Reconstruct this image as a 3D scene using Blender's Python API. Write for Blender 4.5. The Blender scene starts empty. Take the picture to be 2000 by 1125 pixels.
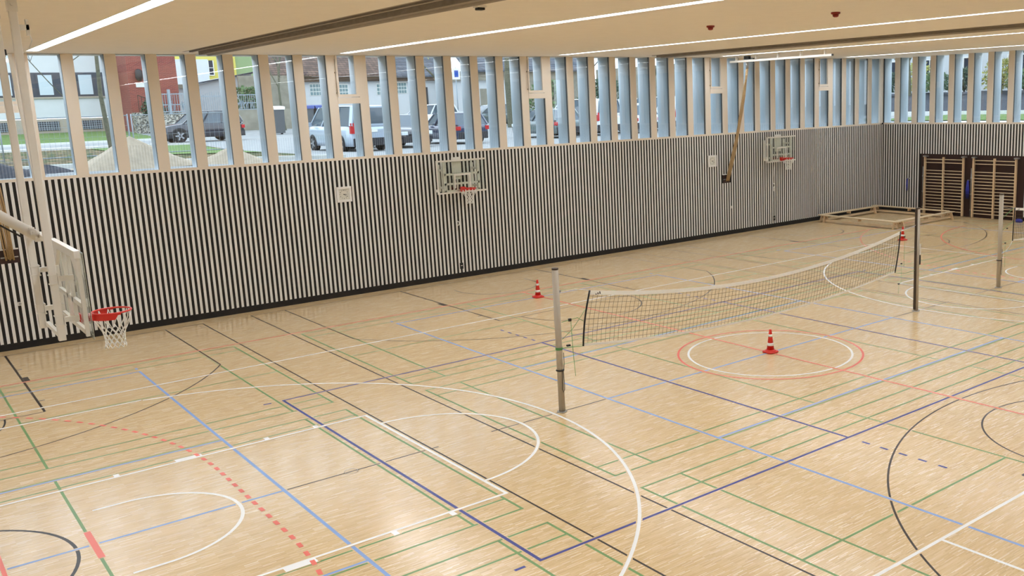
import bpy, math, random
from math import sin, cos, pi, radians, sqrt
from mathutils import Vector, Matrix
random.seed(7)
S = bpy.context.scene
COL = S.collection

# ------------------------------------------------------------------ materials
def srgb(r, g, b):
    f = lambda c: (c/255/12.92) if c/255 <= .04045 else ((c/255+.055)/1.055)**2.4
    return (f(r), f(g), f(b), 1)

def mat(name, col, rough=.5, metal=0, spec=.5, noise=0, nscale=8, bump=0, bscale=40, coat=0, emit=None, stretch=None):
    m = bpy.data.materials.new(name); m.use_nodes = True
    nt = m.node_tree; b = nt.nodes['Principled BSDF']
    b.inputs['Base Color'].default_value = col
    b.inputs['Roughness'].default_value = rough
    b.inputs['Metallic'].default_value = metal
    b.inputs['Specular IOR Level'].default_value = spec
    if coat: b.inputs['Coat Weight'].default_value = coat; b.inputs['Coat Roughness'].default_value = .08
    if emit:
        b.inputs['Emission Color'].default_value = emit[0]; b.inputs['Emission Strength'].default_value = emit[1]
    if noise or bump:
        g = nt.nodes.new('ShaderNodeNewGeometry'); mp = nt.nodes.new('ShaderNodeMapping')
        if stretch: mp.inputs['Scale'].default_value = stretch
        nt.links.new(g.outputs['Position'], mp.inputs['Vector'])
    if noise:
        n = nt.nodes.new('ShaderNodeTexNoise'); n.inputs['Scale'].default_value = nscale; n.inputs['Detail'].default_value = 4
        nt.links.new(mp.outputs[0], n.inputs['Vector'])
        r = nt.nodes.new('ShaderNodeValToRGB')
        c = col
        r.color_ramp.elements[0].position = .3; r.color_ramp.elements[1].position = .7
        r.color_ramp.elements[0].color = tuple(max(0, x*(1-noise)) for x in c[:3])+(1,)
        r.color_ramp.elements[1].color = tuple(min(1, x*(1+noise)) for x in c[:3])+(1,)
        nt.links.new(n.outputs['Fac'], r.inputs[0]); nt.links.new(r.outputs[0], b.inputs['Base Color'])
    if bump:
        n2 = nt.nodes.new('ShaderNodeTexNoise'); n2.inputs['Scale'].default_value = bscale
        nt.links.new(mp.outputs[0], n2.inputs['Vector'])
        bp = nt.nodes.new('ShaderNodeBump'); bp.inputs['Strength'].default_value = bump; bp.inputs['Distance'].default_value = .01
        nt.links.new(n2.outputs['Fac'], bp.inputs['Height']); nt.links.new(bp.outputs[0], b.inputs['Normal'])
    return m

def ramp_mat(name, stops, scale, rough=.9, tex='noise', stretch=None, detail=6):
    m = bpy.data.materials.new(name); m.use_nodes = True
    nt = m.node_tree; b = nt.nodes['Principled BSDF']; b.inputs['Roughness'].default_value = rough
    b.inputs['Specular IOR Level'].default_value = .2
    g = nt.nodes.new('ShaderNodeNewGeometry'); mp = nt.nodes.new('ShaderNodeMapping')
    if stretch: mp.inputs['Scale'].default_value = stretch
    nt.links.new(g.outputs['Position'], mp.inputs['Vector'])
    if tex == 'noise':
        n = nt.nodes.new('ShaderNodeTexNoise'); n.inputs['Detail'].default_value = detail; n.inputs['Scale'].default_value = scale; out = n.outputs['Fac']
    elif tex == 'voronoi':
        n = nt.nodes.new('ShaderNodeTexVoronoi'); n.inputs['Scale'].default_value = scale
        sp = nt.nodes.new('ShaderNodeSeparateColor'); nt.links.new(n.outputs['Color'], sp.inputs[0]); out = sp.outputs[0]
    nt.links.new(mp.outputs[0], n.inputs['Vector'])
    r = nt.nodes.new('ShaderNodeValToRGB'); cr = r.color_ramp
    while len(cr.elements) > 1: cr.elements.remove(cr.elements[0])
    cr.elements[0].position = stops[0][0]; cr.elements[0].color = stops[0][1]
    for p, c in stops[1:]:
        e = cr.elements.new(p); e.color = c
    nt.links.new(out, r.inputs[0]); nt.links.new(r.outputs[0], b.inputs['Base Color'])
    return m

def brick_mat(name, c1, c2, mortar, w, h, ms=.01, rough=.8, axes='xz'):
    m = bpy.data.materials.new(name); m.use_nodes = True
    nt = m.node_tree; b = nt.nodes['Principled BSDF']; b.inputs['Roughness'].default_value = rough
    g = nt.nodes.new('ShaderNodeNewGeometry'); s = nt.nodes.new('ShaderNodeSeparateXYZ'); c = nt.nodes.new('ShaderNodeCombineXYZ')
    nt.links.new(g.outputs['Position'], s.inputs[0])
    ad = nt.nodes.new('ShaderNodeMath'); nt.links.new(s.outputs[0], ad.inputs[0]); nt.links.new(s.outputs[1], ad.inputs[1])
    nt.links.new(ad.outputs[0], c.inputs[0]); nt.links.new(s.outputs[2], c.inputs[1])
    t = nt.nodes.new('ShaderNodeTexBrick'); t.inputs['Scale'].default_value = 1
    t.inputs['Brick Width'].default_value = w; t.inputs['Row Height'].default_value = h; t.inputs['Mortar Size'].default_value = ms
    t.inputs['Color1'].default_value = c1; t.inputs['Color2'].default_value = c2; t.inputs['Mortar'].default_value = mortar
    nt.links.new(c.outputs[0], t.inputs['Vector']); nt.links.new(t.outputs['Color'], b.inputs['Base Color'])
    return m

def thin_glass(name, tint=(1, 1, 1, 1), ior=1.5, extra=0.0, rough=0.0):
    m = bpy.data.materials.new(name); m.use_nodes = True; nt = m.node_tree; nt.nodes.clear()
    o = nt.nodes.new('ShaderNodeOutputMaterial'); mx = nt.nodes.new('ShaderNodeMixShader')
    f = nt.nodes.new('ShaderNodeFresnel'); ge = nt.nodes.new('ShaderNodeNewGeometry'); mr = nt.nodes.new('ShaderNodeMapRange')
    mr.inputs['To Min'].default_value = ior; mr.inputs['To Max'].default_value = 1/ior     # same reflectance from both faces
    nt.links.new(ge.outputs['Backfacing'], mr.inputs['Value']); nt.links.new(mr.outputs[0], f.inputs[0])
    t = nt.nodes.new('ShaderNodeBsdfTransparent'); t.inputs[0].default_value = tint
    g = nt.nodes.new('ShaderNodeBsdfGlossy'); g.inputs['Roughness'].default_value = rough
    if extra:
        ad = nt.nodes.new('ShaderNodeMath'); ad.inputs[1].default_value = extra; ad.use_clamp = True
        nt.links.new(f.outputs[0], ad.inputs[0]); nt.links.new(ad.outputs[0], mx.inputs[0])
    else: nt.links.new(f.outputs[0], mx.inputs[0])
    nt.links.new(t.outputs[0], mx.inputs[1]); nt.links.new(g.outputs[0], mx.inputs[2]); nt.links.new(mx.outputs[0], o.inputs[0])
    return m

def floor_material():
    m = bpy.data.materials.new('parquet'); m.use_nodes = True
    nt = m.node_tree; b = nt.nodes['Principled BSDF']; L = nt.links.new; N = nt.nodes.new
    g = N('ShaderNodeNewGeometry')
    br = N('ShaderNodeTexBrick'); br.inputs['Scale'].default_value = 1
    br.inputs['Brick Width'].default_value = .17; br.inputs['Row Height'].default_value = .011; br.inputs['Mortar Size'].default_value = 0
    br.inputs['Color1'].default_value = (0, 0, 0, 1); br.inputs['Color2'].default_value = (1, 1, 1, 1); br.inputs['Mortar'].default_value = (.5, .5, .5, 1)
    br.offset = .37; br.offset_frequency = 3
    L(g.outputs['Position'], br.inputs['Vector'])
    r = N('ShaderNodeValToRGB'); cr = r.color_ramp
    cr.elements[0].position = 0; cr.elements[0].color = srgb(210, 180, 136)
    cr.elements[1].position = 1; cr.elements[1].color = srgb(250, 236, 208)
    for p, c in ((.12, srgb(219, 189, 140)), (.5, srgb(226, 197, 149)), (.84, srgb(231, 204, 158)), (.94, srgb(238, 216, 180))):
        e = cr.elements.new(p); e.color = c
    L(br.outputs['Color'], r.inputs[0])
    mp = N('ShaderNodeMapping'); mp.inputs['Scale'].default_value = (.6, 7, 1); L(g.outputs['Position'], mp.inputs[0])
    n = N('ShaderNodeTexNoise'); n.inputs['Scale'].default_value = 1.3; n.inputs['Detail'].default_value = 5; L(mp.outputs[0], n.inputs['Vector'])
    r2 = N('ShaderNodeValToRGB'); r2.color_ramp.elements[0].position = .3; r2.color_ramp.elements[1].position = .7
    r2.color_ramp.elements[0].color = (.93, .91, .88, 1); r2.color_ramp.elements[1].color = (1.0, 1.0, 1.0, 1)
    L(n.outputs['Fac'], r2.inputs[0])
    mx = N('ShaderNodeMix'); mx.data_type = 'RGBA'; mx.blend_type = 'MULTIPLY'; mx.inputs[0].default_value = 1
    L(r.outputs[0], mx.inputs[6]); L(r2.outputs[0], mx.inputs[7]); L(mx.outputs[2], b.inputs['Base Color'])
    b.inputs['Roughness'].default_value = .24; b.inputs['Specular IOR Level'].default_value = .5; b.inputs['Coat Weight'].default_value = .4; b.inputs['Coat Roughness'].default_value = .16; b.inputs['Coat IOR'].default_value = 1.5
    return m

M = {}
M['parquet'] = floor_material()
def line_mat(n, c):
    m = mat(n, c, rough=.3); b = m.node_tree.nodes['Principled BSDF']; b.inputs['Specular IOR Level'].default_value = .25; b.inputs['Coat Weight'].default_value = .12; b.inputs['Coat Roughness'].default_value = .16; return m
M['l_white'] = line_mat('white_line_paint', srgb(248, 250, 250))
M['l_lblue'] = line_mat('light_blue_line_paint', srgb(140, 172, 226))
M['l_dblue'] = line_mat('dark_blue_line_paint', srgb(58, 68, 146))
M['l_green'] = line_mat('green_line_paint', srgb(116, 156, 96))
M['l_black'] = line_mat('black_line_paint', srgb(40, 30, 24))
M['l_red'] = line_mat('red_line_paint', srgb(240, 122, 106))
M['ceiling'] = mat('ceiling_plaster', srgb(238, 230, 218), rough=.85, noise=.015, nscale=3, bump=.05, bscale=150)
M['slat'] = mat('slat_white', srgb(228, 226, 222), rough=.5, noise=.02, nscale=6)
M['backing'] = mat('dark_acoustic_backing', srgb(34, 30, 26), rough=.9, noise=.2, nscale=5)
M['frame'] = mat('window_frame_cream', srgb(228, 216, 200), rough=.5)
M['seal'] = mat('black_window_seal', srgb(8, 8, 10), rough=.6)
M['fin'] = mat('pale_blue_fin_metal', srgb(178, 192, 200), rough=.4, noise=.05, nscale=1.5, stretch=(1, 1, .3))
M['glass'] = thin_glass('window_glass', (.93, .96, .97, 1), extra=.08)
M['bglass'] = thin_glass('board_glass', (.95, .975, .955, 1), extra=.01)
M['light'] = mat('light_strip_glow', (1, 1, 1, 1), emit=((.93, 1.0, 1.08, 1), 25.5))
M['housing'] = mat('light_housing', srgb(190, 188, 182), rough=.5)
M['curtain'] = mat('curtain_fabric', srgb(150, 140, 128), rough=.9, noise=.12, nscale=20, stretch=(6, .3, 1))
M['white'] = mat('white_painted_steel', srgb(226, 222, 214), rough=.4, noise=.02, nscale=4)
M['steel'] = mat('galvanised_steel', srgb(170, 170, 168), rough=.35, metal=.8)
M['alu'] = mat('brushed_aluminium', srgb(184, 174, 158), rough=.5, metal=.2, noise=.05, nscale=3, stretch=(8, 8, .5))
M['darkmetal'] = mat('dark_metal_rail', srgb(74, 62, 52), rough=.45, metal=.4)
M['black'] = mat('black_plastic', srgb(22, 22, 24), rough=.5)
M['red'] = mat('red_enamel', srgb(206, 44, 36), rough=.35)
M['cone'] = mat('cone_red_plastic', srgb(214, 40, 28), rough=.4)
M['reflect'] = mat('white_reflective_band', srgb(236, 240, 238), rough=.3)
M['netwhite'] = mat('white_net_cord', srgb(240, 240, 236), rough=.8)
M['netblack'] = mat('dark_net_cord', srgb(58, 50, 34), rough=.9)
M['tape'] = mat('white_net_tape', srgb(240, 238, 230), rough=.8, bump=.2)
M['greencord'] = mat('green_cord', srgb(96, 160, 96), rough=.8)
M['rope'] = mat('hemp_rope', srgb(176, 150, 112), rough=.95, noise=.2, nscale=60)
M['wood'] = mat('beech_wood', srgb(214, 186, 150), rough=.45, noise=.07, nscale=6, stretch=(1, 1, 6))
M['wood2'] = mat('bench_wood', srgb(222, 200, 166), rough=.45, noise=.06, nscale=5)
M['recess'] = mat('dark_brown_panel', srgb(52, 30, 24), rough=.7, noise=.1, nscale=2)
M['blue_rope'] = mat('blue_jump_rope', srgb(48, 52, 150), rough=.6)
M['dial'] = mat('clock_dial', srgb(214, 212, 200), rough=.5)
M['darkred'] = mat('detector_red', srgb(140, 36, 28), rough=.5)
M['plaster'] = mat('plain_wall_plaster', srgb(220, 210, 196), rough=.8)
# outside
M['asphalt'] = mat('pale_asphalt', srgb(150, 152, 152), rough=.9, noise=.12, nscale=3)
M['paving'] = mat('light_paving', srgb(206, 206, 202), rough=.9, noise=.08, nscale=5)
M['kerb'] = mat('kerb_stone', srgb(212, 214, 210), rough=.85, noise=.05)
M['grass'] = ramp_mat('lawn_grass', [(.3, srgb(84, 108, 56)), (.6, srgb(110, 134, 78)), (.8, srgb(132, 148, 98))], 7)
M['litter'] = ramp_mat('leafy_verge', [(.2, srgb(44, 66, 34)), (.42, srgb(76, 98, 50)), (.5, srgb(112, 88, 64)), (.7, srgb(150, 128, 98)), (.85, srgb(72, 60, 46))], 4, tex='voronoi')
M['sand'] = mat('pale_sand', srgb(176, 162, 142), rough=.95, noise=.12, nscale=6, bump=.8, bscale=20)
M['gravel'] = mat('dark_gravel', srgb(66, 68, 76), rough=.95, noise=.3, nscale=14, bump=1, bscale=30)
M['wwall'] = mat('white_render_wall', srgb(206, 210, 212), rough=.85, noise=.03, nscale=1)
M['gwall'] = mat('pale_grey_plinth', srgb(170, 160, 146), rough=.85, noise=.05)
M['ywall'] = mat('yellow_render_wall', srgb(206, 192, 96), rough=.85, noise=.03, nscale=1)
M['greenwall'] = mat('pale_green_render', srgb(140, 160, 116), rough=.85, noise=.03, nscale=1)
M['conc'] = mat('weathered_concrete', srgb(146, 142, 128), rough=.9, noise=.18, nscale=2)
M['brick'] = brick_mat('red_brick', srgb(150, 66, 54), srgb(128, 52, 46), srgb(150, 120, 108), .24, .075, .008)
M['tiles'] = brick_mat('brown_roof_tiles', srgb(128, 104, 92), srgb(84, 70, 66), srgb(52, 44, 42), .3, .16, .02)
M['slate'] = brick_mat('grey_slate_roof', srgb(96, 102, 112), srgb(76, 82, 92), srgb(50, 54, 60), .5, .26, .02)
M['stone'] = ramp_mat('rubble_stone', [(.2, srgb(80, 80, 76)), (.5, srgb(146, 142, 132)), (.8, srgb(196, 192, 180))], 14, tex='voronoi')
M['dwin'] = mat('dark_window_glass', srgb(44, 52, 66), rough=.15)
M['blind'] = mat('pale_window_blind', srgb(196, 208, 216), rough=.7)
M['gblock'] = mat('glass_block', srgb(120, 146, 150), rough=.2)
M['fence'] = mat('pale_grey_fence_metal', srgb(150, 162, 170), rough=.5, metal=.3)
M['bark'] = mat('grey_green_bark', srgb(98, 100, 84), rough=.95, noise=.3, nscale=12, bump=1, bscale=30)
M['twig'] = mat('dark_twig', srgb(74, 70, 66), rough=.95)
M['leaf_y'] = mat('yellow_green_leaf', srgb(168, 168, 84), rough=.7, noise=.25, nscale=2)
M['leaf_g'] = mat('green_leaf', srgb(86, 112, 66), rough=.7, noise=.3, nscale=2)
M['leaf_d'] = mat('dark_green_leaf', srgb(56, 82, 56), rough=.7, noise=.3, nscale=2)
M['tyre'] = mat('tyre_rubber', srgb(26, 26, 28), rough=.85)
M['rim'] = mat('wheel_rim_alloy', srgb(170, 174, 180), rough=.3, metal=.7)
M['cglass'] = mat('car_window_glass', srgb(70, 86, 98), rough=.06, spec=.8)
M['tail'] = mat('tail_light_red', srgb(186, 32, 40), rough=.2)
M['head'] = mat('headlight_clear', srgb(220, 228, 232), rough=.1)
M['trim'] = mat('dark_bumper_plastic', srgb(40, 42, 48), rough=.6)
M['plate'] = mat('number_plate_white', srgb(232, 232, 226), rough=.5)
M['c_black'] = mat('black_car_paint', srgb(28, 32, 46), rough=.2, coat=1)
M['c_silver'] = mat('silver_car_paint', srgb(176, 190, 206), rough=.3, metal=.35, coat=.8)
M['c_white'] = mat('white_car_paint', srgb(228, 232, 236), rough=.25, coat=1)
M['c_blue'] = mat('dark_blue_car_paint', srgb(50, 62, 90), rough=.2, coat=1)
M['c_grey'] = mat('grey_green_car_paint', srgb(104, 118, 120), rough=.25, metal=.3, coat=1)
M['bin'] = mat('grey_bin_plastic', srgb(84, 90, 94), rough=.6)
M['binlid'] = mat('blue_bin_lid', srgb(66, 84, 150), rough=.5)
M['signblue'] = mat('sign_blue', srgb(40, 86, 176), rough=.5)
M['signwhite'] = mat('sign_white', srgb(240, 240, 240), rough=.5)

# ------------------------------------------------------------------ mesh helpers
class MB:
    def __init__(s): s.v = []; s.f = []; s.sm = []
    def add(s, vs, fs, smooth=False):
        o = len(s.v); s.v += [tuple(v) for v in vs]; s.f += [tuple(i+o for i in f) for f in fs]; s.sm += [smooth]*len(fs); return s
    def box(s, x0, x1, y0, y1, z0, z1):
        vs = [(x0,y0,z0),(x1,y0,z0),(x1,y1,z0),(x0,y1,z0),(x0,y0,z1),(x1,y0,z1),(x1,y1,z1),(x0,y1,z1)]
        return s.add(vs, [(0,3,2,1),(4,5,6,7),(0,1,5,4),(1,2,6,5),(2,3,7,6),(3,0,4,7)])
    def beam(s, p, q, w, h, up=(0,0,1)):
        p, q = Vector(p), Vector(q); d = (q-p).normalized(); u = Vector(up)
        if abs(d.dot(u)) > .98: u = Vector((1,0,0))
        a = d.cross(u).normalized()*w/2; b = a.cross(d).normalized()*h/2
        vs = [p-a-b, p+a-b, p+a+b, p-a+b, q-a-b, q+a-b, q+a+b, q-a+b]
        return s.add(vs, [(0,3,2,1),(4,5,6,7),(0,1,5,4),(1,2,6,5),(2,3,7,6),(3,0,4,7)])
    def tube(s, pts, r, n=6, cap=True):
        pts = [Vector(p) for p in pts]; rs = r if isinstance(r, (list, tuple)) else [r]*len(pts)
        vs = []; fs = []; a = None
        for i, p in enumerate(pts):
            d = (pts[min(i+1, len(pts)-1)]-pts[max(i-1, 0)]).normalized()
            if a is None:
                u = Vector((0,0,1)) if abs(d.z) < .9 else Vector((1,0,0)); a = d.cross(u).normalized()
            else: a = (a-d*a.dot(d)).normalized()
            b = d.cross(a)
            for k in range(n):
                t = 2*pi*k/n; vs.append(p+(a*cos(t)+b*sin(t))*rs[i])
        for i in range(len(pts)-1):
            for k in range(n): fs.append((i*n+k, i*n+(k+1)%n, (i+1)*n+(k+1)%n, (i+1)*n+k))
        s.add(vs, fs, n > 4)
        if cap:
            o = len(s.v)-len(vs); s.f += [tuple(o+k for k in range(n))[::-1], tuple(o+(len(pts)-1)*n+k for k in range(n))]; s.sm += [False, False]
        return s
    def lathe(s, prof, c=(0,0,0), n=24):
        vs = []; fs = []
        for r, z in prof:
            for k in range(n): t = 2*pi*k/n; vs.append((c[0]+r*cos(t), c[1]+r*sin(t), c[2]+z))
        for i in range(len(prof)-1):
            for k in range(n): fs.append((i*n+k, i*n+(k+1)%n, (i+1)*n+(k+1)%n, (i+1)*n+k))
        s.add(vs, fs, True); o = len(s.v)-len(vs)
        s.f += [tuple(o+k for k in range(n))[::-1], tuple(o+(len(prof)-1)*n+k for k in range(n))]; s.sm += [False, False]
        return s
    def loft(s, rings, smooth=True, cap=True):
        n = len(rings[0]); vs = [p for r in rings for p in r]; fs = []
        for i in range(len(rings)-1):
            for k in range(n): fs.append((i*n+k, i*n+(k+1)%n, (i+1)*n+(k+1)%n, (i+1)*n+k))
        s.add(vs, fs, smooth)
        if cap:
            o = len(s.v)-len(vs); s.f += [tuple(o+k for k in range(n))[::-1], tuple(o+(len(rings)-1)*n+k for k in range(n))]; s.sm += [False, False]
        return s
    def torus(s, c, R, r, n=36, m=8, z=0):
        vs = []; fs = []
        for i in range(n):
            t = 2*pi*i/n
            for k in range(m):
                a = 2*pi*k/m; rr = R+r*cos(a); vs.append((c[0]+rr*cos(t), c[1]+rr*sin(t), c[2]+r*sin(a)))
        for i in range(n):
            for k in range(m): fs.append((i*m+k, ((i+1)%n)*m+k, ((i+1)%n)*m+(k+1)%m, i*m+(k+1)%m))
        return s.add(vs, fs, True)
    def rect(s, x0, x1, y0, y1, z):
        return s.add([(x0,y0,z),(x1,y0,z),(x1,y1,z),(x0,y1,z)], [(0,1,2,3)])
    def arc(s, cx, cy, r, w, a0, a1, z, n=64):
        vs = []; fs = []
        for i in range(n+1):
            t = a0+(a1-a0)*i/n; vs.append((cx+(r-w/2)*cos(t), cy+(r-w/2)*sin(t), z)); vs.append((cx+(r+w/2)*cos(t), cy+(r+w/2)*sin(t), z))
        for i in range(n): fs.append((2*i, 2*i+1, 2*i+3, 2*i+2))
        return s.add(vs, fs)
    def build(s, name, m, parent=None, bevel=0):
        me = bpy.data.meshes.new(name); me.from_pydata(s.v, [], s.f); me.materials.append(m)
        me.polygons.foreach_set('use_smooth', s.sm); me.update()
        o = bpy.data.objects.new(name, me); COL.objects.link(o)
        if parent: o.parent = parent
        if bevel:
            b = o.modifiers.new('bevel', 'BEVEL'); b.width = bevel; b.segments = 2; b.limit_method = 'ANGLE'
        return o

def tag(o, label, cat, group=None, kind=None):
    o['label'] = label; o['category'] = cat
    if group: o['group'] = group
    if kind: o['kind'] = kind
    return o
def thing(name, label, cat, loc=(0,0,0), rz=0, group=None):
    o = bpy.data.objects.new(name, None); COL.objects.link(o); o.location = loc; o.rotation_euler = (0,0,rz)
    o.empty_display_size = .2
    return tag(o, label, cat, group)
def struct(o): o['kind'] = 'structure'; return o
def B(x0, x1, y0, y1, z0, z1): return MB().box(x0, x1, y0, y1, z0, z1)
def copy_tree(o, parent=None):
    c = o.copy(); COL.objects.link(c)
    if parent: c.parent = parent
    for ch in [k for k in KIDS.get(o.name, [])]: 
        d = copy_tree(ch, c)
    KIDS[c.name] = [k for k in COL.objects if k.parent == c] if o.name in KIDS else []
    return c
KIDS = {}
def index_tree(o):
    ks = [k for k in COL.objects if k.parent == o]; KIDS[o.name] = ks
    for k in ks: index_tree(k)
def dup(o, loc, rz, label, group=None):
    index_tree(o); c = copy_tree(o); c.location = loc; c.rotation_euler = (0,0,rz); c['label'] = label
    if group: c['group'] = group
    return c
def text_mesh(name, txt, size, m, loc, rot, parent=None, depth=.002, align='CENTER'):
    cu = bpy.data.curves.new(name, 'FONT'); cu.body = txt; cu.size = size; cu.extrude = depth; cu.align_x = align; cu.align_y = 'CENTER'
    t = bpy.data.objects.new(name+'_t', cu); COL.objects.link(t)
    dg = bpy.context.evaluated_depsgraph_get(); me = bpy.data.meshes.new_from_object(t.evaluated_get(dg))
    bpy.data.objects.remove(t); me.materials.clear(); me.materials.append(m)
    o = bpy.data.objects.new(name, me); COL.objects.link(o); o.location = loc; o.rotation_euler = rot
    if parent: o.parent = parent
    return o

# ------------------------------------------------------------------ camera
cam = bpy.data.cameras.new('camera'); co = bpy.data.objects.new('camera', cam); COL.objects.link(co)
co.location = (-14.7446, -13.64171, 5.50795); co.rotation_euler = (1.38374, .03112, -.70687)
cam.sensor_width = 36; cam.lens = 36*1839.30418/2000
cam.shift_x = -(1277.96363-1000)/2000; cam.shift_y = (543.31034-562.5)/2000
cam.clip_start = .05; cam.clip_end = 500
S.camera = co

YW = 13.55; XE = 22.6; ZC = 7.06; SILL = 4.12
# ------------------------------------------------------------------ floor and markings
floor = struct(MB().box(-22.7, 22.75, -13.7, 13.75, -.1, 0).build('floor', M['parquet']))
class Lines:
    """thin painted ribbons with an unpainted gap of bare floor around them"""
    def __init__(s, level): s.z = .0003+.00034*level; s.i = 0; s.a = MB(); s.h = MB(); s.g = .018
    def r(s, x0, x1, y0, y1):
        x0, x1 = min(x0,x1), max(x0,x1); y0, y1 = min(y0,y1), max(y0,y1)
        s.i += 1; dz = .000012*(s.i % 13)
        s.a.rect(x0, x1, y0, y1, s.z+dz); s.h.rect(x0-s.g, x1+s.g, y0-s.g, y1+s.g, s.z-.00016+dz)
    def hx(s, y, x0, x1, w=.05): s.r(x0, x1, y-w/2, y+w/2)
    def vy(s, x, y0, y1, w=.05): s.r(x-w/2, x+w/2, y0, y1)
    def arc(s, cx, cy, r, a0, a1, w=.05, n=72):
        s.i += 1; dz = .000012*(s.i % 13)
        s.a.arc(cx, cy, r, w, a0, a1, s.z+dz, n); s.h.arc(cx, cy, r, w+2*s.g, a0, a1, s.z-.00016+dz, n)
    def done(s, name, m, lab):
        o = s.a.build(name, m, floor); o['label'] = lab
        h = s.h.build('bare_line_edges', M['parquet'], floor)
FX = (-15, 0, 15)
# green badminton
G = Lines(0)
for xc in FX:
    for (ya, yb) in ((3.65, 9.72), (-3.035, 3.035), (-9.72, -3.65)):
        ym = (ya+yb)/2
        for y in (ya, ya+.46, yb-.46, yb): G.hx(y, xc-6.7, xc+6.7, .04)
        for sx in (-1, 1):
            for x in (6.68, 5.92, 1.99): G.vy(xc+sx*x, ya, yb, .04)
            if abs(ym) > .1: G.hx(ym, xc+sx*1.99, xc+sx*6.68, .04)
G.done('badminton_lines', M['l_green'], 'thin green court lines')
# black cross courts
K = Lines(1)
for xc in FX:
    for sy in (-1, 1):
        K.hx(sy*13.0, xc-6.87, xc+6.87, .032)
        K.vy(xc-2.45, sy*7.2, sy*13, .045); K.vy(xc+2.45, sy*7.2, sy*13, .045); K.hx(sy*7.2, xc-2.45, xc+2.45, .032)
        a0, a1 = (pi, 2*pi) if sy > 0 else (0, pi)
        K.arc(xc, sy*7.2, 1.8, a0, a1, .032)
        cy = sy*11.425
        al = math.acos(5.95/6.75)
        if sy > 0: K.arc(xc, cy, 6.75, pi+al, 2*pi-al, .032)
        else: K.arc(xc, cy, 6.75, al, pi-al, .032)
        for s2 in (-1, 1): K.vy(xc+s2*5.95, cy-sy*6.75*sin(al), sy*13, .032)
        K.arc(xc, cy, 1.25, a0, a1, .032, 40)
        for s2 in (-1, 1): K.vy(xc+s2*1.25, cy, sy*11.8, .032)
        for s2 in (-1, 1):
            for (d, w, t) in ((1.75, .05, .1), (2.8, .4, .1), (4.05, .05, .1), (4.9, .05, .1)):
                K.r(xc+s2*2.475, xc+s2*(2.475+t), sy*(13-d-w/2), sy*(13-d+w/2))
    for sx in (-1, 1): K.vy(xc+sx*6.87, -13, 13, .032)
    if xc: K.arc(xc, 0, 1.8, 0, 2*pi, .045, 80)
    K.hx(0, xc-7, xc-4.5, .03); K.hx(0, xc+4.5, xc+7, .03)
K.done('cross_court_lines', M['l_black'], 'black court lines')
# light blue cross volleyball
Bl = Lines(2)
for xc in FX:
    for s in (-1, 1):
        Bl.vy(xc+s*4.475, -9, 9); Bl.hx(s*8.975, xc-4.5, xc+4.5); Bl.hx(s*2.975, xc-4.5, xc+4.5)
        for s2 in (-1, 1): Bl.vy(xc+s*4.475, s2*9.2, s2*9.35)
    Bl.hx(0, xc-4.5, xc+4.5)
Bl.done('cross_volleyball_lines', M['l_lblue'], 'light blue court lines')
R_ = Lines(6)
for s in (-1, 1):
    R_.hx(s*9.95, -20, 20); R_.vy(s*13.0, -.5, .5, .08)
R_.vy(0, -10, 10)
R_.arc(0, 0, 2.0, 0, 2*pi, n=96, w=.05)
for sx in (-1, 1):
    gx = 20*sx
    b = pi if sx > 0 else 0
    R_.vy(gx-sx*6, -1.5, 1.5)
    for sy in (-1, 1):
        q0 = b if True else 0
        t1 = pi/2 if sy > 0 else -pi/2
        if sx > 0: R_.arc(gx, 1.5*sy, 6, pi, pi/2 if sy > 0 else 3*pi/2, n=60)
        else: R_.arc(gx, 1.5*sy, 6, 0, t1, n=60)
    # dashed nine metre line
    path = []
    y = 0
    L = .075
    while L < 15.5:
        for sy in (-1, 1):
            def P(l):
                if l < 1.5: return (gx-sx*9, l*sy, 0.)
                t = (l-1.5)/9
                return (gx-sx*9*cos(t), sy*(1.5+9*sin(t)), t)
            x0, y0, t0 = P(L); x1, y1, t1 = P(L+.15)
            if abs(y1) < 9.95:
                nx, ny = sx*cos(t0)*-1, sy*sin(t0); w = .03
                vs = [(x0-nx*w, y0-ny*w, R_.z), (x0+nx*w, y0+ny*w, R_.z), (x1+nx*w, y1+ny*w, R_.z), (x1-nx*w, y1-ny*w, R_.z)]
                R_.a.add(vs, [(0,1,2,3)])
        L += .3
R_.done('handball_lines', M['l_red'], 'pale red court lines')
D = Lines(4)
for s in (-1, 1):
    D.vy(s*8.975, -4.5, 4.5); D.hx(s*4.475, -9, 9); D.vy(s*2.975, -4.5, 4.5)
    for s2 in (-1, 1):
        D.hx(s*4.475, s2*9.2, s2*9.35)
        for k in range(5): D.vy(s2*2.975, s*(4.75+k*.35), s*(4.9+k*.35))
D.done('main_volleyball_lines', M['l_dblue'], 'dark blue court lines')
W = Lines(5)
for s in (-1, 1):
    W.hx(s*7.525, -14.05, 14.05); W.vy(s*14.025, -7.55, 7.55)
    W.arc(-12.425*s, 0, 6.75-.025, (0 if s > 0 else pi)-1.3557, (0 if s > 0 else pi)+1.3557, n=96)
    for s2 in (-1, 1): W.hx(s2*6.6, s*(12.425-1.42), s*14)
    W.vy(s*8.2, -2.45, 2.45); 
    for s2 in (-1, 1):
        W.hx(s2*2.425, s*8.2, s*14)
        for (d, w) in ((1.75, .08), (2.8, .4), (4.05, .08), (4.9, .08)):
            W.r(s*(14-d-w/2), s*(14-d+w/2), s2*2.45, s2*2.56)
    W.arc(s*8.2, 0, 1.8, pi/2 if s > 0 else -pi/2, 3*pi/2 if s > 0 else pi/2)
    W.arc(s*12.425, 0, 1.25, pi/2 if s > 0 else -pi/2, 3*pi/2 if s > 0 else pi/2, n=48)
    for s2 in (-1, 1): W.hx(s2*1.25, s*12.425, s*12.8)
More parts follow.
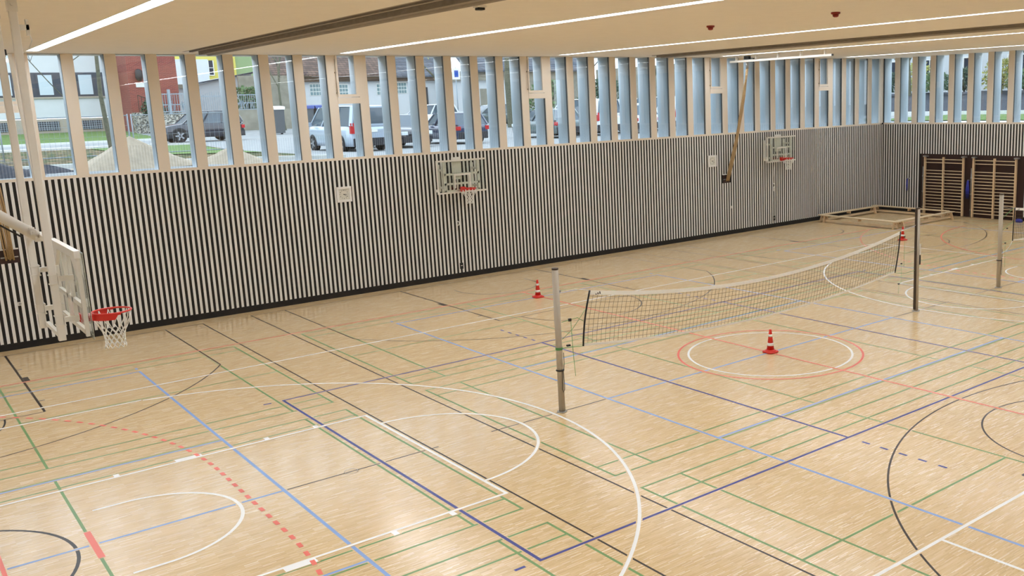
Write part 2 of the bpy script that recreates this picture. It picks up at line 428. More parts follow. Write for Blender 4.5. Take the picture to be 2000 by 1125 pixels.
W.arc(0, 0, 1.8-.025, 0, 2*pi, n=96)
W.vy(-5.03, -9.5, -7.55); W.vy(5.03, -9.5, -7.55)
W.done('basketball_lines', M['l_white'], 'white court lines')
rs = MB()
for (x, y) in ((-9.5, 0), (0, -5.45), (5.5*0-20.5, 0)):
    rs.arc(x, y, .1, .008, 0, 2*pi, .009, 24)
rs.build('socket_cover_rings', M['steel'], floor)

# ------------------------------------------------------------------ slatted walls
def slats(n0, n1, pitch, w, z0=.17, z1=4.05, d=.006, skip=()):
    m = MB()
    for i in range(n0, n1):
        c = (i+.5)*pitch
        zs = [(z0, z1)]
        for (a, b, za, zb) in skip:
            if a-.02 < c < b+.02:
                new = []
                for (p, q) in zs:
                    if za > p: new.append((p, min(q, za)))
                    if zb < q: new.append((max(p, zb), q))
                zs = new
        for (p, q) in zs: m.box(c-w/2, c+w/2, 0, d, p, q)
    return m
PIT = .9375/7
# back (window side) wall : local x = world X, outward = +Y
wb = struct(MB().box(-22.7, 22.75, YW+.0062, YW+.2, 0, 4.05).build('wall_back', M['backing']))
ropeboxes = [(-12.31, -11.93, 2.12, 2.45), (12.0, 12.4, 2.12, 2.45)]
s = slats(-168, 169, PIT, .065, skip=ropeboxes); o = s.build('slat_cladding', M['slat'], wb); o.location = (0, YW, 0)
tb = MB().box(-22.6, 22.7, YW-.005, YW+.05, 0, .15); struct(tb.build('baseboard_back', M['backing']))
# right (far end) wall : recess for wall bars
wr = struct(MB().box(XE+.0062, XE+.2, -13.7, 13.6, 0, 4.05).build('wall_right', M['backing']))
s = slats(-101, 101, PIT, .065, skip=[(-11.45, -6.4, -1, 2.72)]); o = s.build('slat_cladding', M['slat'], wr); o.rotation_euler = (0, 0, -pi/2); o.location = (XE, 0, 0)
B(XE+.004, XE+.05, 6.42, 11.42, .0, 2.72).build('recess_panel', M['recess'], wr)
m = MB(); m.box(XE-.005, XE+.05, 11.45, 13.54, 0, .15); m.box(XE-.005, XE+.05, -13.6, 6.4, 0, .15); struct(m.build('baseboard_right', M['backing']))
# left end wall and the gallery side
wl = struct(MB().box(-22.9, -22.615, -17, 13.7, 0, ZC+.2).build('wall_left', M['plaster']))
s = slats(-101, 101, PIT, .065); o = s.build('slat_cladding', M['slat'], wl); o.rotation_euler = (0, 0, pi/2); o.location = (-22.6, 0, 0)
B(-22.614, -22.612, -13.6, 13.6, 0, 4.05).build('dark_backing', M['backing'], wl)
wf = struct(MB().box(-22.6, 22.6, -13.85, -13.612, 0, 4.05).build('wall_front', M['backing']))
s = slats(-168, 168, PIT, .065); o = s.build('slat_cladding', M['slat'], wf); o.rotation_euler = (0, 0, pi); o.location = (0, -13.6, 0)
B(-22.6, 22.6, -17, -13.6, 4.055, 4.11).build('gallery_floor', M['frame'], wf)
B(-22.6, 22.6, -17.2, -17, 4.0, ZC+.2).build('gallery_back_wall', M['plaster'], wf)
B(22.6, 22.8, -17.2, -13.7, 4.0, ZC+.2).build('gallery_end_wall', M['plaster'], wf)

# ------------------------------------------------------------------ windows
def window(n, w, opener, name_loc, rz):
    e = bpy.data.objects.new('window_%d' % n, None); COL.objects.link(e); e['kind'] = 'structure'; e.empty_display_size = .1
    e.location = name_loc; e.rotation_euler = (0, 0, rz)
    W2 = .1325
    f = MB(); f.box(-W2, W2, 0, .02, SILL, ZC)      # left post, shared frame, sill
    f.box(-W2+.01, W2-.01, .02, .05, SILL, ZC); f.box(-W2, w-W2, 0, .05, 4.05, SILL)
    f.build('frame', M['frame'], e)
    sp = MB(); sp.box(-W2+.004, W2-.004, .05, .12, SILL-.03, ZC+.1); sp.build('black_spacer', M['seal'], e)
    g = MB(); g.add([(W2-.01, .04, SILL), (w-W2+.01, .04, SILL), (w-W2+.01, .04, ZC), (W2-.01, .04, ZC)], [(0,1,2,3)])
    g.build('glass_pane', M['glass'], e)
    fin = MB(); ring = [(.105*cos(t), .49+.36*sin(t)) for t in [2*pi*k/20 for k in range(20)]]
    fin.loft([[(x, y, z) for x, y in ring] for z in (SILL-.6, ZC+.6)]); fin.build('outer_fin', M['fin'], e)
    B(W2-.02, w-W2+.02, .05, .2, SILL-.07, SILL-.01).build('outer_sill', M['fin'], e)
    if opener:
        t = MB(); t.box(W2, w-W2, -.012, .05, 5.68, 5.86)
        a, b = W2, w-W2
        t.build('transom', M['frame'], e)
        q = MB(); q.box(a+.005, a+.06, -.02, .05, 5.87, ZC-.005); q.box(b-.1, b-.005, -.02, .05, 5.87, ZC-.005); q.box(a+.06, b-.1, -.02, .05, 5.87, 5.95)
        q.build('opening_sash', M['frame'], e)
        h = MB(); h.tube([(a-.02, -.05, 6.95), (a-.02, -.05, 5.95)], .012); h.box(a-.04, a, -.06, .0, 6.55, 6.59); h.box(a-.04, a, -.06, .0, 5.97, 6.01)
        h.build('opener_rod', M['alu'], e)
    return e
n = 1
for k in range(48):
    xc = -22.5+.9375*k
    op = any(abs(xc-v) < .1 for v in (-12.1875, -3.75, 2.8125, 11.25, 17.8125))
    window(n, .9375, op, (xc, YW, 0), 0); n += 1
cf = MB(); cf.box(-.13, .1, .0, .05, SILL, ZC); cf.box(-.12, .1, .05, .12, SILL-.03, ZC+.1); cf2 = struct(cf.build('trim_3', M['frame'])); cf2.location = (22.5, YW, 0)
fin = MB(); fin.loft([[(.105*cos(t), .49+.36*sin(t), z) for t in [2*pi*k/20 for k in range(20)]] for z in (SILL-.6, ZC+.6)]); fin.build('outer_fin', M['fin'], cf2)
yc = 13.7375
for k in range(29):
    window(n, .9375, False, (XE, yc-.9375*k, 0), -pi/2); n += 1
t = MB(); t.box(-22.7, 22.7, YW+.0, YW+.9, ZC+.0, ZC+.3); t.box(XE, XE+.9, -13.7, 14.4, ZC+.001, ZC+.3); struct(t.build('trim_1', M['frame']))
t = MB(); t.box(XE-.02, XE+.06, YW-.02, YW+.06, 4.05, ZC); struct(t.build('trim_2', M['seal']))

# ------------------------------------------------------------------ ceiling, light strips, curtain slots
lx = [-18.75, -11.13, -3.7, 3.75, 11.25, 18.75]
LW = .115; CW = .42
cuts = sorted([(x-LW-.02, x+LW+.02) for x in lx]+[(-7.55-CW, -7.55+CW), (7.85-CW, 7.85+CW)])
c = MB(); x = -22.8
for a, b in cuts+[(22.8, 22.8)]:
    c.box(x, a, -13.45, 12.75, ZC, ZC+.2); x = b
c.box(-22.8, 22.8, 12.75, 13.75, ZC, ZC+.2); c.box(-22.8, 22.8, -17.2, -13.45, ZC, ZC+.2)
struct(c.build('ceiling', M['ceiling']))
names = ['long recessed white light strip beyond the left edge of the view', 'wide bright ceiling light strip at the upper left, nearest the folding hoop',
 'ceiling light strip starting above the first opening window, right of the left curtain slot', 'long middle ceiling light strip running past the two red detectors',
 'narrow ceiling light strip above the white rope rail', 'short far ceiling light strip nearest the end wall']
for x, nm in zip(lx, names):
    t = thing('ceiling_light', nm, 'ceiling light', (x, -.35, ZC), group='recessed ceiling light strips')
    B(-LW, LW, -13.0, 13.0, .03, .05).build('diffuser', M['light'], t)
    h = MB(); h.box(-LW-.018, -LW-.003, -13.08, 13.08, .002, .16); h.box(LW+.003, LW+.018, -13.08, 13.08, .002, .16); h.box(-LW, LW, 13.01, 13.05, .002, .16); h.box(-LW-.01, LW+.01, -13, 13, .1, .14)
    h.build('housing', M['housing'], t)
for x, nm in ((-7.55, 'rolled up grey divider curtain in the left ceiling slot'), (7.85, 'rolled up grey divider curtain in the ceiling slot between two thin light strips')):
    t = thing('divider_curtain', nm, 'curtain', (x, -.35, ZC), group='divider curtains in the ceiling slots')
    f = MB()
    for i, (a, b, z0) in enumerate(((-.40, -.31, .01), (-.29, -.22, .03), (-.2, -.12, .0), (-.1, .0, .04), (.02, .16, -.06))): f.box(a, b, -13.0, 13.0, z0, z0+.14)
    f.build('gathered_fabric', M['curtain'], t)
    f = MB(); f.tube([(.27, -13, .0), (.27, 13, .0)], .09, 10); f.build('bottom_roller', M['curtain'], t)
    B(-CW+.01, CW-.01, -13, 13, .17, .2).build('track', M['darkmetal'], t)

# detectors
def detector(loc, m, lab, grp=None):
    t = thing('smoke_detector', lab, 'smoke detector', loc, group=grp)
    MB().lathe([(.09, 0), (.09, -.03), (.075, -.04)], n=20).build('base', m, t)
    MB().lathe([(.06, -.04), (.055, -.08), (.03, -.095)], n=20).build('sensor_dome', m, t)
    return t
detector((0, 1.66, ZC), M['darkred'], 'small dark red detector on the ceiling, left of two', 'red ceiling detectors')
detector((.15, -1.66, ZC), M['darkred'], 'small dark red detector on the ceiling, right of two', 'red ceiling detectors')
t = thing('ceiling_sensor', 'tiny black square sensor on the ceiling beside the left curtain slot', 'sensor', (-6.77, -.12, ZC))
MB().box(-.08, .08, -.08, .08, -.03, 0).build('base', M['white'], t, .005); MB().box(-.06, .06, -.06, .06, -.07, -.03).build('sensor_head', M['black'], t, .01)
t = thing('ceiling_camera', 'small black camera under the ceiling at the far left edge', 'camera', (-12.14, 8.78, ZC))
MB().tube([(0,0,0),(0,0,-.2)], .012).build('stem', M['white'], t); B(-.05, .05, -.06, .06, -.31, -.2).build('camera_head', M['black'], t, .01)
MB().lathe([(.035,-.34),(.035,-.31)], n=16).build('lens_ring', M['steel'], t)

# ------------------------------------------------------------------ clocks
def clock(x, lab):
    t = thing('wall_clock', lab, 'clock', (x, YW, 3.05), group='square wall clocks on the slatted wall')
    f = MB(); a, b = .225, .16
    f.box(-a, a, -.05, .0, b, a); f.box(-a, a, -.05, .0, -a, -b); f.box(-a, -b, -.05, .0, -b, b); f.box(b, a, -.05, .0, -b, b)
    f.build('frame', M['slat'], t, .004)
    B(-b, b, -.02, -.005, -b, b).build('dial', M['dial'], t)
    for i in range(1, 13):
        an = i*pi/6; text_mesh('numeral', str(i), .042, M['black'], (.122*sin(an), -.023, .122*cos(an)), (pi/2, 0, 0), t)
    def hand(nm, ang, l, w):
        h = MB(); d = Vector((sin(ang), 0, cos(ang))); h.beam(Vector((0,-.028,0))-d*.02, Vector((0,-.028,0))+d*l, w, .004, up=(0,1,0)); h.build(nm, M['black'], t)
    hand('hour_hand', radians(93), .085, .012); hand('minute_hand', radians(128), .125, .008)
    h = MB().tube([(0,-.034,0),(0,-.018,0)], .012, 12); h.build('hub', M['black'], t)
clock(-3.715, 'white square wall clock between the foreground hoop and the nearer wall hoop')
clock(11.38, 'small white square wall clock left of the hanging ropes')

# ------------------------------------------------------------------ basketball parts
def board_and_rim(t, ry, lines=True):
    """local: board in plane y=0 facing -y, centre x=0, z from 2.9-3.95 (absolute, t at z=0) ; rim towards -y"""
    g = MB(); g.box(-.9, .9, -.006, .006, 2.9, 3.95); bd = g.build('glass_board', M['bglass'], t)
    l = MB(); w = .05
    for y0, y1 in ((-.009, -.007),):
        l.box(-.9, .9, y0, y1, 3.95-w, 3.95); l.box(-.9, .9, y0, y1, 2.9, 2.9+w); l.box(-.9, -.9+w, y0, y1, 2.9+w, 3.95-w); l.box(.9-w, .9, y0, y1, 2.9+w, 3.95-w)
        l.box(-.295, .295, y0, y1, 3.45, 3.5); l.box(-.295, -.245, y0, y1, 3.05, 3.45); l.box(.245, .295, y0, y1, 3.05, 3.45)
    l.build('board_lines', M['white'], bd)
    r = MB(); r.torus((0, -.375, 3.05), .225, .012)
    pl = [];
    nseg = 24
    vs = []; fs = []
    for i in range(nseg+1):
        a = pi/2-radians(105)+radians(210)*i/nseg
        hh = .085 if 2 <= i <= nseg-2 else .03
        for rr in (.232, .24):
            vs.append((rr*cos(a), -.375+rr*sin(a), 3.055)); vs.append((rr*cos(a), -.375+rr*sin(a), 3.055-hh))
    for i in range(nseg):
        o = 4*i
        fs += [(o, o+1, o+5, o+4), (o+2, o+6, o+7, o+3), (o, o+4, o+6, o+2), (o+1, o+3, o+7, o+5)]
    fs += [(0, 2, 3, 1), (4*nseg, 4*nseg+1, 4*nseg+3, 4*nseg+2)]
    r.add(vs, fs, False)
    r.box(-.09, .09, -.16, -.01, 2.975, 3.045)
    r.build('rim', M['red'], t)
    B(-.09, .09, -.02, .03, 2.93, 3.08).build('rim_mount', M['red'], t)
    nt = MB(); lv = [(.225, 3.04), (.158, 2.84), (.132, 2.785), (.12, 2.73), (.115, 2.675), (.118, 2.62), (.125, 2.575)]
    def P(l, i):
        a = (i+(l % 2)*.5)*pi/6; rr, z = lv[l]; return Vector((rr*cos(a), -.375+rr*sin(a), z))
    for l in range(len(lv)-1):
        for i in range(12):
            for dlt in ((0, -1) if l % 2 == 0 else (0, 1)):
                p, q = P(l, i), P(l+1, i+dlt)
                if l == 0:
                    mid = (p+q)/2; mid.z -= .0; c0 = Vector((0, -.375, mid.z)); mid = mid+(mid-c0)*(.1); nt.tube([p, mid, q], .0055, 5)
                else: nt.tube([p, q], .0055, 5)
    nt.build('net', M['netwhite'], t)

def wall_hoop(x, lab):
    t = thing('wall_basketball_hoop', lab, 'basketball hoop', (x, 13.1, -.09), group='basketball hoops on the slatted wall')
    board_and_rim(t, 0)
    f = MB()
    for sx in (-1, 1): f.box(sx*.6-.035, sx*.6+.035, .02, .08, 2.95, 3.92)
    for z in (3.92, 3.5, 3.2, 2.98): f.box(-.62, .62, .02, .07, z-.035, z+.025)
    f.build('steel_frame', M['white'], t)
    B(-.28, .05, .1, .16, 3.32, 4.02).build('centre_panel', M['white'], t, .02)
    for sx in (-1, 1):
        a = MB(); a.box(sx*.6-.03, sx*.6+.03, .08, .44, 3.6, 3.66); a.box(sx*.6-.03, sx*.6+.03, .08, .44, 3.05, 3.11); a.box(sx*.6-.05, sx*.6+.05, .42, .45, 2.95, 3.8)
        a.build('wall_arm', M['white'], t)
    a = MB(); a.tube([(-.18, .2, 3.3), (-.13, .36, 2.2), (-.1, .38, 1.95)], .008); a.tube([(-.09, .38, 1.97), (-.02, .38, 1.93), (-.02, .38, 1.85), (-.1, .38, 1.8), (-.1, .38, 1.65)], .016)
    a.build('height_crank', M['white'], t)
    B(-.95, -.88, .0, .06, 2.98, 3.06).build('side_lock', M['white'], t, .005)
    s_ = thing('wall_socket_box', 'black socket box low on the slatted wall under the '+('nearer' if x < 5 else 'farther')+' wall hoop', 'socket', (x, YW, .42), group='low socket boxes')
    B(-.06, .06, -.012, .0, -.13, .07).build('plate', M['black'], s_); B(-.03, .03, -.016, -.012, -.03, -.01).build('slot', M['white'], s_)
wall_hoop(0, 'nearer glass basketball board with orange rim on the slatted wall')
wall_hoop(15, 'farther small glass basketball board on the slatted wall, right of the ropes')

# foreground folding hoop (faces +X)
t = thing('folding_basketball_hoop', 'large white ceiling mounted folding hoop with glass board in the left foreground', 'basketball hoop', (-12.8, 0, 0), pi/2)
board_and_rim(t, 0)
# local frame: local x -> world Y, local -y -> world +X  (rz=+90: (x,y)->(-y,x))
f = MB()
f.box(-.86, .86, .012, .075, 3.88, 3.97)
for sx in (-1, 1):
    f.box(sx*.8-.03, sx*.8+.03, .02, .06, 2.93, 3.9)
    f.add([(sx*.77, .02, 3.88), (sx*.45, .02, 3.88), (sx*.77, .02, 3.6), (sx*.77, .06, 3.88), (sx*.45, .06, 3.88), (sx*.77, .06, 3.6)], [(0,1,2),(3,5,4),(0,3,4,1),(1,4,5,2),(2,5,3,0)])
for z in (3.3, 2.98): f.box(-.8, .8, .02, .06, z-.03, z+.03)
f.box(-.2, -.14, .02, .06, 3.0, 3.88); f.box(.14, .2, .02, .06, 3.0, 3.88)
f.build('board_frame', M['white'], t)
for sx, ya in ((-.5, .27), (.5, .33)):
    p = MB(); p.box(sx-.04, sx+.04, ya-.04, ya+.04, 2.87, 6.75); p.build('post', M['white'], t, .006)
    for z in (3.62, 3.12):
        b = MB(); b.box(sx-.055, sx+.055, ya-.052, ya-.041, z-.07, z+.07)
        for zz in (z-.06, z+.05): b.box(sx-.05, sx+.05, ya+.041, ya+.05, zz, zz+.01); b.box(sx-.05, sx-.041, ya-.045, ya+.045, zz, zz+.01); b.box(sx+.041, sx+.05, ya-.045, ya+.045, zz, zz+.01)
        b.tube([(sx-.065, ya-.055, z+.06), (sx+.065, ya-.055, z+.06)], .006); b.tube([(sx-.065, ya-.055, z-.06), (sx+.065, ya-.055, z-.06)], .006)
        b.build('clamp', M['white'], t)
        b = MB(); b.box(sx-.03, sx+.03, .06, ya-.052, z-.03, z+.03); b.build('board_arm', M['white'], t)
    b = MB(); b.box(sx-.05, sx+.05, ya-.05, ya+.05, 6.72, ZC-.005); b.tube([(sx-.08, ya, 6.8), (sx+.08, ya, 6.8)], .02, 10); b.build('ceiling_bracket', M['white'], t)
for z in (2.9, 4.08): B(-.45, .45, .26, .30, z, z+.055).build('cross_bar', M['white'], t)
b = MB(); b.beam((.5, .24, 6.3), (-.3, .24, 4.15), .04, .04); b.build('diagonal_strut', M['white'], t)
b = MB(); b.tube([(-.05, .3, 4.1), (-.05, 3.2, 6.5)], .062, 12); b.tube([(-.05, .25, 4.1), (-.05, .34, 4.1)], .06, 12); b.build('folding_strut', M['white'], t)
b = MB(); b.tube([(.1, .45, 4.1), (.1, 2.2, 5.55)], .012, 6); b.tube([(.1, 1.0, 4.55), (.1, 1.5, 4.97)], .03, 8); b.build('cable', M['black'], t)
b = MB()
for k in range(3): b.box(-.2+.16*k, -.12+.16*k, .33, .39, 4.145, 4.2); b.tube([(-.16+.16*k, .34, 4.21), (-.16+.16*k, .4, 4.21)], .022, 10)
b.tube([(-.24, .36, 4.17), (.24, .36, 4.17)], .012, 8); b.build('winch_block', M['white'], t)
b = MB(); b.box(-.5, -.44, .13, .24, 6.52, 6.58); b.box(-.5, -.44, .13, .16, 6.46, 6.64); b.tube([(-.48, .14, 6.5), (-.48, .12, 6.4), (-.48, .16, 6.32)], .006); b.build('stop_bracket', M['white'], t)

# ------------------------------------------------------------------ volleyball posts and nets
def post(x, lab, dark=False, winch=False, side=1):
    t = thing('volleyball_post', lab, 'volleyball post', (x, 0, 0), group='volleyball posts in floor sockets')
    MB().lathe([(.09, .0), (.09, .012), (.055, .014)], n=24).build('socket_ring', M['steel'], t)
    p = MB().tube([(0, 0, .0), (0, 0, 2.62)], .058, 20); p.build('pole', M['alu'], t)
    MB().tube([(0, 0, 2.62), (0, 0, 2.65)], .06, 20).build('cap', M['darkmetal'], t)
    if dark:
        B(-.078, -.05, -.03, .03, .05, 2.62).build('slide_rail', M['darkmetal'], t)
        w = MB(); w.box(.05, .11, -.05, .05, 1.45, 1.72); w.build('winch', M['white'], t, .01); B(.05, .1, -.05, .05, 1.2, 1.44).build('winch_handle', M['black'], t, .01)
    else:
        w = MB(); w.torus((0, 0, .78), .066, .014, 20, 6); w.tube([(.05, -.045, .78), (.062, -.05, .9), (.066, -.04, 1.1)], .006); w.tube([(.03, -.062, .78), (.035, -.07, .55), (.03, -.072, .42), (.0, -.072, .38), (-.02, -.072, .44), (-.005, -.07, .6), (.01, -.066, .78)], .005)
        w.build('strap', M['black'], t)
    h = MB(); h.box(.055*side-.02, .055*side+.03, -.02, .02, 2.2, 2.24); h.build('hook', M['steel'], t)
post(-5.52, 'pale metal volleyball post nearest the camera, left of the net')
post(5.48, 'dark edged volleyball post at the right end of the long net', True, True, -1)
post(9.47, 'volleyball post standing in front of the right wall bars', side=1)

def net(x0, x1, lab, sag=.44, zt=2.14, zb=1.13, skew=-.2, cords='g'):
    xm = (x0+x1)/2; hl = (x1-x0)/2
    t = thing('volleyball_net', lab, 'volleyball net', (0, 0, 0), group='volleyball nets')
    def P(u, v):  # u 0..1 along, v 0 top..1 bottom
        x = x0+(x1-x0)*u+skew*v- (.05*sin(v*pi) if u < .5 else 0)*(1-2*u if u < .5 else 0)
        k = 1-((2*u-1)**2)
        return Vector((x, -.02-.02*sin(v*pi), zt-sag*k-(zt-zb)*v+.0*k+ .14*v*k*(1 if sag > .2 else .5)))
    nu = int(round((x1-x0)/.1)); nv = 10
    m = MB()
    for i in range(1, nu): m.tube([P(i/nu, v/4) for v in range(5)], .0028, 3, False)
    for j in range(1, nv): m.tube([P(i/40, j/nv) for i in range(41)], .0028, 3, False)
    m.build('mesh', M['netblack'], t)
    def strip(nm, va, vb, ma, th=.004):
        m = MB(); N_ = 60; rr = []
        for i in range(N_+1):
            a, b = P(i/N_, va), P(i/N_, vb); rr.append([a+Vector((0,th,0)), a-Vector((0,th,0)), b-Vector((0,th,0)), b+Vector((0,th,0))])
        m.loft(rr, False); return m.build(nm, ma, t)
    tp = strip('top_tape', -.0, .075, M['tape']); strip('bottom_tape', .955, 1.0, M['tape'])
    lg = MB(); c0 = P(.012, .06); 
    for k, hgt in enumerate((.025, .04, .055)): lg.add([c0+Vector((.03+k*.045, -.006, -.02)), c0+Vector((.06+k*.045, -.006, -.02)), c0+Vector((.045+k*.045, -.006, -.02+hgt)), c0+Vector((.03+k*.045, -.006, -.02+hgt*.8))], [(0,1,2,3)])
    lg.build('small_black_mark', M['black'], tp)
    for u in (0, 1):
        m = MB(); m.tube([P(u, v/8)+Vector((0, -.004, 0)) for v in range(9)], .017, 6); m.build('side_tape', M['black'], t)
    return t, P
t, P = net(-4.8, 4.72, 'long white edged volleyball net sagging between the two nearer posts')
def cord(t, nm, pts, r, m): MB().tube(pts, r, 5).build(nm, m, t)
a = P(0, 0); b = P(0, 1); md = P(0, .45)
cord(t, 'top_cord', [a, (-5.1, 0, 2.2), (-5.46, 0, 2.22)], .006, M['white'])
cord(t, 'bottom_cord', [b, (-5.25, -.02, 1.16), (-5.47, -.03, 1.18)], .006, M['greencord'])
cord(t, 'middle_cord', [P(0, .55), (-5.1, -.02, 1.68), (-5.46, -.04, 1.66)], .005, M['greencord'])
cord(t, 'brace_cord', [P(0, .3), (-5.1, -.03, 1.62), (-5.24, -.05, 1.5), (-5.47, -.05, 1.35)], .004, M['greencord'])
cord(t, 'hanging_cord', [(-5.26, -.04, 1.66), (-5.25, -.04, 1.2), (-5.24, -.06, .8), (-5.22, -.05, .62)], .005, M['greencord'])
B(-5.31, -5.26, -.06, -.02, 1.65, 1.7).build('toggle', M['black'], t); B(-5.38, -5.31, -.07, -.03, 1.2, 1.23).build('toggle', M['black'], t)
w = MB(); 
for k in range(4): w.torus((-5.52, 0, 1.165+.012*k), .062, .006, 20, 5)
w.build('cord_wrap', M['greencord'], t)
a = P(1, 0); b = P(1, 1)
cord(t, 'top_cord', [a, (5.1, 0, 2.17), (5.4, 0, 2.22)], .007, M['white'])
cord(t, 'bottom_cord', [b, (5.0, 0, 1.05), (5.4, 0, 1.07)], .005, M['greencord'])
cord(t, 'middle_cord', [P(1, .5), (5.0, 0, 1.55), (5.4, 0, 1.58)], .003, M['greencord'])
for (x, z, dz) in ((4.93, 1.98, .75), (4.82, 1.32, .5), (4.72, .82, .25)):
    B(x-.02, x+.02, -.015, .015, z-.014, z+.014).build('toggle', M['black'], t); cord(t, 'hanging_cord', [(x, 0, z), (x, 0, z-dz)], .003, M['greencord'])
t, P = net(10.17, 19.6, 'second volleyball net cut off by the right edge of the picture', sag=.3, zt=2.2, zb=1.26, skew=-.06)
cord(t, 'top_cord', [P(0, 0), (9.9, 0, 2.1), (9.53, 0, 1.95)], .006, M['greencord'])
cord(t, 'upper_cord', [P(0, 0), (9.9, 0, 2.2), (9.53, 0, 2.28)], .004, M['white'])
cord(t, 'middle_cord', [P(0, .4), (9.85, 0, 1.72), (9.53, 0, 1.6)], .005, M['greencord'])
cord(t, 'lower_cord', [P(0, 1), (10.0, 0, 1.1), (9.8, 0, 1.0), (9.47, -.07, .98)], .008, M['netwhite'])
B(9.81, 9.85, -.015, .015, 1.63, 1.66).build('toggle', M['black'], t); B(9.735, 9.775, -.015, .015, 1.22, 1.25).build('toggle', M['black'], t)
cord(t, 'hanging_cord', [(9.755, 0, 1.22), (9.77, 0, .55)], .003, M['greencord'])

# ------------------------------------------------------------------ cones
def cone(loc, lab):
    t = thing('traffic_cone', lab, 'traffic cone', loc, group='red and white traffic cones')
    b = MB(); b.loft([[(x*sc, y*sc, z) for x, y in [(.145*math.copysign(abs(cos(a))**.45, cos(a)), .145*math.copysign(abs(sin(a))**.45, sin(a))) for a in [2*pi*(k+.5)/24 for k in range(24)]]] for sc, z in ((1, 0), (1, .02), (.93, .035))])
    b.lathe([(.125, .03), (.11, .05), (.09, .065)]); b.build('base', M['cone'], t)
    r = lambda z: .083-(z-.06)*.128
    def seg(n_, z0, z1, m, ex=0): MB().lathe([(r(z0)+ex, z0), (r(z1)+ex, z1)]).build(n_, m, t)
    MB().lathe([(r(.06), .06), (r(.50), .50), (r(.50)*.8, .51), (.015, .51)]).build('cone_body', M['cone'], t)
    seg('reflective_band', .15, .215, M['reflect'], .0015); seg('reflective_band', .35, .405, M['reflect'], .0015)
cone((.03, -.0, .006), 'red and white traffic cone on the white centre circle')
cone((-.1, 8.95, .006), 'red and white traffic cone left of the nearest volleyball post')
cone((15.2, 7.2, .006), 'red and white traffic cone behind the right end of the long net')

# ------------------------------------------------------------------ benches
def bench(name, loc, rz, lab):
    t = thing('gym_bench', lab, 'bench', loc, rz, 'wooden gym benches set in a square')
    L = 2.0
    B(-L, L, -.13, .13, .285, .32).build('seat', M['wood2'], t, .008)
    B(-L+.15, L-.15, -.045, .045, .04, .13).build('beam', M['wood2'], t, .005)
    for x in (-L+.2, 0, L-.2):
        g = MB(); wb = .19 if x else .1
        g.loft([[(x-.025, -wb, .03 if x else .18), (x-.025, wb, .03 if x else .18), (x-.025, .1, .285), (x-.025, -.1, .285)], [(x+.025, -wb, .03 if x else .18), (x+.025, wb, .03 if x else .18), (x+.025, .1, .285), (x+.025, -.1, .285)]], False)
        if x: 
            for y in (-.15, .15): g.box(x-.03, x+.03, y-.04, y+.04, 0, .035)
        g.build('trestle' if x else 'hook_block', M['wood'], t)
        if x:
            MB().tube([(x-.03, .02, .2), (x+.03, .02, .2)], .02, 12).build('hand_hole', M['black'], t)
bench('', (17.52, 11.0, 0), pi/2, 'wooden gym bench along the near left side of the square')
bench('', (19.72, 9.2, 0), 0, 'wooden gym bench closing the near right side of the square')
bench('', (21.78, 11.45, 0), pi/2, 'wooden gym bench at the back in front of the end wall')
bench('', (19.5, 13.1, 0), 0, 'wooden gym bench standing against the long slatted wall')

# ------------------------------------------------------------------ wall bars
def wall_bars(ys, lab):
    t = thing('wall_bars', lab, 'wall bars', (22.42, 0, 0), group='wooden wall bars in the dark recess')
    for y in ys: B(-.05, .06, y-.035, y+.035, .02, 2.6).build('upright', M['wood'], t, .005)
    zs = [2.5, 2.35]+[2.0-.139*k for k in range(14)]
    for a, b in ((ys[0], ys[1]), (ys[1], ys[2])):
        for z in zs: MB().tube([(-.02, a-.035, z), (-.02, b+.035, z)], .017, 8).build('rung', M['wood2'], t)
    for y in (ys[0], ys[2]):
        B(-.12, .1, y-.12, y+.04, 2.6, 2.66).build('hinge_bracket', M['steel'], t)
    g = MB(); g.tube([(.05, ys[0]+.13, .02), (.05, ys[0]+.13, 2.15)], .02, 8)
    for z in (.3, 1.0, 1.7): g.box(.03, .12, ys[0]+.08, ys[0]+.16, z, z+.05)
    g.build('lock_rail', M['steel'], t)
wall_bars((11.1, 10.15, 9.16), 'left wooden wall bars in the dark recess of the end wall')
wall_bars((8.66, 7.68, 6.7), 'right wooden wall bars in the dark recess, behind the volleyball post')
def rope_bundle(y, z0, z1, lab, w):
    t = thing('jump_rope_bundle', lab, 'skipping rope', (22.45, y, 0), group='bundles of blue skipping ropes')
    B(.0, .149, -.03, .03, z1, z1+.04).build('hook', M['steel'], t)
    m = MB(); random.seed(int(y*10))
    for k in range(7):
        o = (k-3)*w/3; m.tube([(-.01, o*.3, z1+.02), (-.03, o, (z0+z1)/2), (-.02, o*.8, z0+random.uniform(0, .12)), (.01, o*.8+.03, z0+.2), (.01, o*.3, z1)], .013, 6)
    m.build('ropes', M['blue_rope'], t)
rope_bundle(12.05, 1.0, 1.55, 'small blue skipping rope bundle hanging on the end wall slats, left of the wall bars', .035)
rope_bundle(8.93, .8, 1.6, 'large dark blue skipping rope bundle hanging between the two wall bars', .08)
t = thing('blue_bag', 'blue bag on the floor at the right end of the wall bars', 'bag', (22.2, 6.35, 0))
m = MB(); m.loft([[(.12*k*cos(a), .16*k*sin(a), z) for a in [2*pi*i/14 for i in range(14)]] for k, z in ((.9, 0), (1, .04), (.9, .1), (.6, .14), (.2, .15))]); m.build('body', M['blue_rope'], t)
MB().tube([(0, -.1, .12), (0, -.05, .2), (0, .05, .2), (0, .1, .12)], .01).build('handle', M['black'], t)

